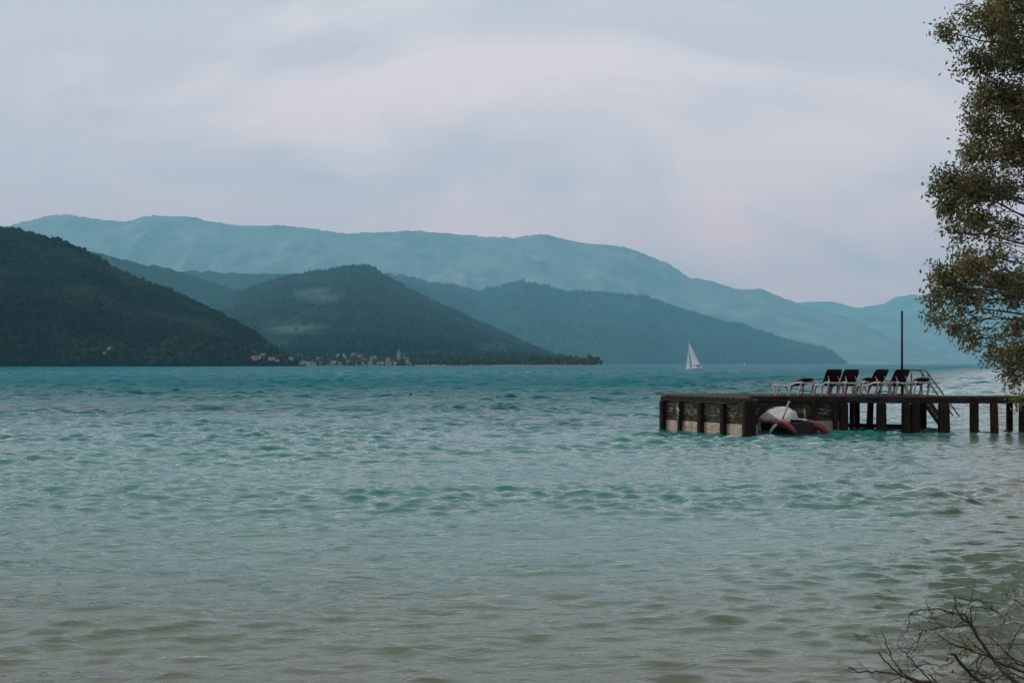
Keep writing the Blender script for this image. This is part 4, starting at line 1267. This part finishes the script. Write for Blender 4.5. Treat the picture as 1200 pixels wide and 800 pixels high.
MB().tube(trunk_pts, [0.50, 0.42, 0.35, 0.30, 0.23, 0.15, 0.05], 12).build('trunk', M['bark'], tree, smooth=True)


def on_trunk(z):
    for a_, b_ in zip(trunk_pts[:-1], trunk_pts[1:]):
        if a_.z <= z <= b_.z: return a_.lerp(b_, (z - a_.z) / (b_.z - a_.z))
    return trunk_pts[-1].copy()


leafV, leafF, tints = [], [], []


def leaf(p, d, n_, ln, wd, tint):
    d = d.normalized(); s = d.cross(n_)
    if s.length < 1e-3: return
    s.normalize(); n2 = s.cross(d)
    b = len(leafV)
    leafV.extend([p, p + d * ln * 0.5 + s * wd / 2 - n2 * ln * 0.06, p + d * ln - n2 * ln * 0.12, p + d * ln * 0.5 - s * wd / 2 - n2 * ln * 0.06])
    leafF.append((b, b + 1, b + 2, b + 3)); tints.extend([tint] * 4)


def bent(a, b, n_, sag, jit):
    out_ = []
    for i in range(n_):
        f_ = i / (n_ - 1)
        p_ = a.lerp(b, f_); p_.z += sag * 4 * f_ * (1 - f_)
        if 0 < i < n_ - 1: p_ += Vector((R.gauss(0, jit), R.gauss(0, jit), R.gauss(0, jit)))
        out_.append(p_)
    return out_


twig_mb = MB()
LEAVES_PER = 52
for (u, v, ru, rv, Y, nt_w) in CL:
    c = px(u, v, Y) - T0
    ex, ez = ru / F * Y, rv / F * Y
    dist = math.hypot(c.x, c.y)
    zt = max(1.8, min(12.4, c.z - 0.30 * dist - R.uniform(0, 0.5)))
    base = on_trunk(zt)
    lp = bent(base, c, 7, 0.10 * dist * R.uniform(0.4, 1.2), 0.05 * dist * 0.35)
    if u < 1300 or R.random() < 2:
        r0 = 0.008 + 0.0075 * dist
        mb = MB(); mb.tube(lp, [r0 * (1 - 0.78 * i / 6) for i in range(7)], 6); mb.build('limb', M['bark'], tree, smooth=True)
    ct = R.gauss(0.42, 0.10)
    for k in range(int(nt_w * (1.45 if u < 1200 else 0.95) * (0.8 if v > 330 else 1))):
        while True:
            o_ = Vector((R.uniform(-1, 1), R.uniform(-1, 1), R.uniform(-1, 1)))
            if o_.length < 1: break
        o_ = o_ * (0.55 + 0.45 * R.random())
        e_ = c + Vector((o_.x * ex, o_.y * min(ex, 0.8), o_.z * ez))
        s_ = lp[R.choice([4, 5, 6, 6, 6])] + Vector((R.gauss(0, 0.3 * ex), R.gauss(0, 0.25 * ex), R.gauss(0, 0.45 * ez)))
        tp = bent(s_, e_, 5, R.uniform(-0.03, 0.10), 0.05)
        twig_mb.tube(tp, [0.012, 0.010, 0.008, 0.006, 0.003], 3, cap=False)
        tw = R.gauss(ct, 0.08)
        for q in range(LEAVES_PER):
            f_ = 1 - 0.62 * R.random() ** 1.3
            i_ = min(3, int(f_ * 4)); pp = tp[i_].lerp(tp[i_ + 1], f_ * 4 - i_)
            pp = pp + Vector((R.gauss(0, 0.10), R.gauss(0, 0.10), R.gauss(0, 0.10)))
            dr_ = (tp[4] - tp[2]).normalized() * 0.6 + Vector((R.gauss(0, 0.7), R.gauss(0, 0.7), R.gauss(-0.35, 0.6)))
            nn_ = Vector((R.gauss(0, 0.6), R.gauss(0, 0.6), R.gauss(0.6, 0.5)))
            ln = R.uniform(0.065, 0.12)
            leaf(pp, dr_, nn_, ln, ln * R.uniform(0.38, 0.52), min(1, max(0, tw + R.gauss(0, 0.16))))
twig_mb.build('twigs', M['bark'], tree)
me = big_mesh('crown', np.array([tuple(q) for q in leafV]), np.array(leafF), False)
attr(me, 'tint', tints)
me.materials.append(M['leaf'])
link(bpy.data.objects.new('crown', me), tree)

# ------------------------------------------------------------------ dead branches at the bank, bottom right
def bush(name, loc, label):
    o = empty(name, loc)
    return tag(o, label, 'branch', 'dead branches over the water at the bank')


def q6(x, y):
    return (1000 + x / 6.0, 700 + y / 6.0)


BR1 = [  # polylines in close-up units with thickness in mm at start and end, and depth
    ([(1330, 760), (1200, 640), (1090, 550), (1040, 500), (985, 430), (930, 350), (870, 270), (820, 190), (760, 140), (730, 80), (718, 20), (715, -10)], 18, 5, 7.6, 'dead_bark', 10),
    ([(1250, 540), (1120, 490), (1000, 450), (960, 420), (880, 390), (800, 360), (720, 335), (640, 290), (575, 225)], 13, 3, 7.7, 'dead_bark', 9),
    ([(1010, 460), (930, 360), (800, 140), (730, 115), (620, 85), (530, 80), (450, 90), (400, 120), (395, 190), (360, 240), (320, 290)], 9, 2, 7.5, 'dead_bark', 10),
    ([(870, 270), (830, 200), (740, 200), (620, 205), (560, 215), (490, 240), (455, 290), (420, 340), (395, 400)], 7, 2, 7.55, 'dead_bark', 10),
    ([(835, 200), (825, 80), (860, 60), (940, 80), (1010, 95), (1060, 150), (1085, 200), (1090, 235)], 6, 2, 7.8, 'dead_bark', 9),
    ([(720, -5), (830, 15), (880, 10), (930, 60), (985, 95)], 5, 2, 7.8, 'dead_bark', 6),
    ([(820, 195), (920, 205), (950, 190), (1000, 172)], 4, 2, 7.6, 'dead_bark', 4),
    ([(1240, 520), (1110, 420), (1060, 370), (1010, 320), (950, 265)], 7, 2, 7.4, 'dead_bark', 8),
    ([(880, 390), (870, 500), (940, 560), (1000, 600), (1060, 660)], 6, 6, 7.5, 'dead_bark', 6),
    ([(1230, 470), (1150, 440), (1060, 425), (985, 430)], 7, 4, 7.9, 'dead_bark', 8),
    ([(1260, 480), (1180, 470), (1080, 465), (1040, 490), (980, 560)], 8, 4, 7.7, 'dead_bark', 8),
    ([(1240, 150), (1160, 240), (1120, 300), (1090, 360), (1070, 470)], 3, 5, 7.8, 'dead_bark', 6),
    ([(830, 360), (760, 300), (740, 250), (745, 205)], 3, 2, 7.6, 'dead_bark', 5),
    ([(515, 0), (520, 50), (545, 110), (575, 170), (600, 195)], 3, 2, 7.6, 'dead_bark', 5),
    ([(700, 450), (640, 470), (600, 480), (520, 465), (440, 490), (390, 530)], 5, 2, 7.4, 'dead_bark', 6),
    ([(920, 330), (990, 330), (1090, 325), (1200, 320)], 4, 3, 7.9, 'dead_bark', 8),
    ([(1280, 600), (1180, 560), (1100, 530), (1020, 560), (960, 640)], 8, 5, 7.6, 'dead_bark', 8)]
BR2 = [
    ([(780, 690), (540, 592), (450, 580), (380, 560), (300, 535), (200, 522), (100, 518), (40, 522), (0, 500), (-25, 492)], 10, 3, 7.2, 'dead_bark', 5),
    ([(620, 650), (430, 590), (340, 550), (270, 490), (215, 430), (175, 375)], 9, 4, 7.25, 'dead_bark', 3),
    ([(560, 640), (380, 550), (310, 490), (275, 430), (250, 360), (225, 290), (200, 245)], 7, 3, 7.15, 'dead_bark', 3),
    ([(660, 680), (550, 590), (500, 540), (440, 480), (395, 415), (340, 365), (300, 330)], 7, 3, 7.3, 'dead_bark', 5),
    ([(600, 640), (570, 580), (530, 535)], 6, 5, 7.2, 'dead_bark', 1),
    ([(330, 640), (270, 600), (200, 545), (150, 495)], 4, 3, 7.25, 'pale_bark', 1),
    ([(410, 400), (450, 330), (465, 290), (460, 260)], 3, 2, 7.4, 'dead_bark', 3)]
BR3 = [
    ([(1150, 800), (920, 610), (830, 540), (760, 460), (695, 390)], 17, 11, 7.0, 'dead_bark', 1)]
BR4 = [
    ([(1150, 470), (1040, 500), (960, 550), (850, 575), (760, 570), (700, 560), (620, 545), (550, 490)], 9, 3, 7.8, 'pale_bark', 4),
    ([(1100, 560), (1040, 510), (1000, 545), (920, 560), (800, 570)], 5, 3, 7.7, 'pale_bark', 2)]
BR5 = [
    ([(1330, 110), (1240, 65), (1200, 50), (1150, 25), (1095, 0), (1060, -30)], 7, 3, 8.0, 'dead_bark', 5),
    ([(1150, 22), (1130, -30), (1120, -80)], 3, 1.5, 8.0, 'dead_bark', 2), ([(1140, -20), (1165, -45), (1195, -65)], 2.5, 1.5, 8.0, 'dead_bark', 2)]
leaf_mb_pts = []


def twig_rec(mb, p0, d, ln, r, depth):
    pts = [p0]; dd = d.normalized()
    n_ = 4
    for i in range(n_):
        dd = (dd + Vector((R.gauss(0, 0.22), R.gauss(0, 0.22), R.gauss(0, 0.2) - 0.04))).normalized()
        pts.append(pts[-1] + dd * ln / n_)
    mb.tube(pts, [r * (1 - 0.6 * i / n_) for i in range(n_ + 1)], 4, cap=False)
    if depth > 0:
        for k in range(R.choice([1, 2, 2])):
            i = R.randrange(1, n_)
            sd = (dd + Vector((R.gauss(0, 0.8), R.gauss(0, 0.6), R.gauss(0, 0.8)))).normalized()
            twig_rec(mb, pts[i], sd, ln * R.uniform(0.4, 0.65), r * 0.65, depth - 1)
    elif R.random() < 0.10: leaf_mb_pts.append(pts[-1])


def build_branches(root, BRS):
    o0 = Vector(root.location)
    for (pl, t0, t1, Y, mk, nt_w) in BRS:
        mb = MB()
        n_ = len(pl)
        drift = R.uniform(-0.35, 0.35)
        raw = []
        for i, (x, y) in enumerate(pl):
            u_, v_ = q6(x, y)
            raw.append(px(u_, v_, Y + drift * (i / (n_ - 1) - 0.5) + R.gauss(0, 0.015)) - o0)
        # resample smoothly
        pts = []
        for i in range(n_ - 1):
            p0, p1, p2, p3 = raw[max(i - 1, 0)], raw[i], raw[i + 1], raw[min(i + 2, n_ - 1)]
            for k in range(3):
                t_ = k / 3
                pts.append(0.5 * ((2 * p1) + (p2 - p0) * t_ + (2 * p0 - 5 * p1 + 4 * p2 - p3) * t_ ** 2 + (3 * p1 - p0 - 3 * p2 + p3) * t_ ** 3))
        pts.append(raw[-1])
        pts = [p_ + Vector((R.gauss(0, 0.0035), R.gauss(0, 0.004), R.gauss(0, 0.0035))) for p_ in pts]
        m_ = len(pts)
        rad = [0.5e-3 * 1.45 * (t0 + (t1 - t0) * i / (m_ - 1)) * R.uniform(0.9, 1.12) for i in range(m_)]
        mb.tube(pts, rad, 7)
        for k in range(nt_w):
            i = R.randrange(m_ // 4, m_ - 1)
            d_ = (pts[i + 1] - pts[i]).normalized()
            sd = d_ * 0.6 + Vector((R.gauss(0, 0.7), R.gauss(0, 0.5), R.gauss(0, 0.7)))
            twig_rec(mb, pts[i], sd, R.uniform(0.10, 0.26), max(0.0016, rad[i] * 0.55), 1)
        mb.build('branch', M[mk], root, smooth=True)


b1 = bush('dead_branch', (4.9, 7.7, 0.3), 'tangled dark dead branches with fine arching twigs at the lower right corner'); build_branches(b1, BR1)
b2 = bush('dead_branch', (4.0, 7.2, 0.2), 'bare dead branch spread low to the left, its tip reaching farthest over the water'); build_branches(b2, BR2)
b3 = bush('dead_branch', (4.4, 7.0, 0.2), 'thick straight broken dead stick slanting up between the twigs'); build_branches(b3, BR3)
b4 = bush('dead_branch', (4.6, 7.8, 0.2), 'bleached pale dead branch lying low under the dark twigs'); build_branches(b4, BR4)
b5 = bush('dead_branch', (4.8, 8.0, 0.5), 'thin bare twig sticking in from the right edge above the tangle'); build_branches(b5, BR5)
for (u, v, Y) in ((1110.5, 769, 7.4), (1117, 783, 7.4), (1143, 754, 7.5), (1162, 708, 7.8), (1170, 752, 7.5)):
    mb = MB(); c = px(u, v, Y) - Vector(b1.location)
    d_ = Vector((R.uniform(-0.4, 0.4), R.uniform(-0.4, 0.4), -1)).normalized(); s_ = Vector((1, R.uniform(-0.5, 0.5), 0.2)).normalized()
    ln = 0.03
    mb.add([c, c + d_ * ln * 0.5 + s_ * 0.009, c + d_ * ln, c + d_ * ln * 0.5 - s_ * 0.009, c + d_ * ln * 0.5 + Vector((0, -0.005, 0))], [(0, 1, 4), (1, 2, 4), (2, 3, 4), (3, 0, 4)])
    mb.build('dry_leaf', M['dry_leaf'], b1)

# ------------------------------------------------------------------ haze over the lake
hz = MB().box((0, 11000, 1120 - 4.2), (54000, 37200, 2240)).build('haze', bpy.data.materials.new('haze_air'))
hz.data.materials[0].use_nodes = True
tn = hz.data.materials[0].node_tree
tn.nodes.clear()
vo = tn.nodes.new('ShaderNodeVolumePrincipled')
vo.inputs['Color'].default_value = (0.285, 0.77, 1.0, 1)
vo.inputs['Density'].default_value = 6.9e-5
vo.inputs['Anisotropy'].default_value = 0.0
oo = tn.nodes.new('ShaderNodeOutputMaterial')
tn.links.new(vo.outputs[0], oo.inputs['Volume'])
tag(hz, kind='stuff')
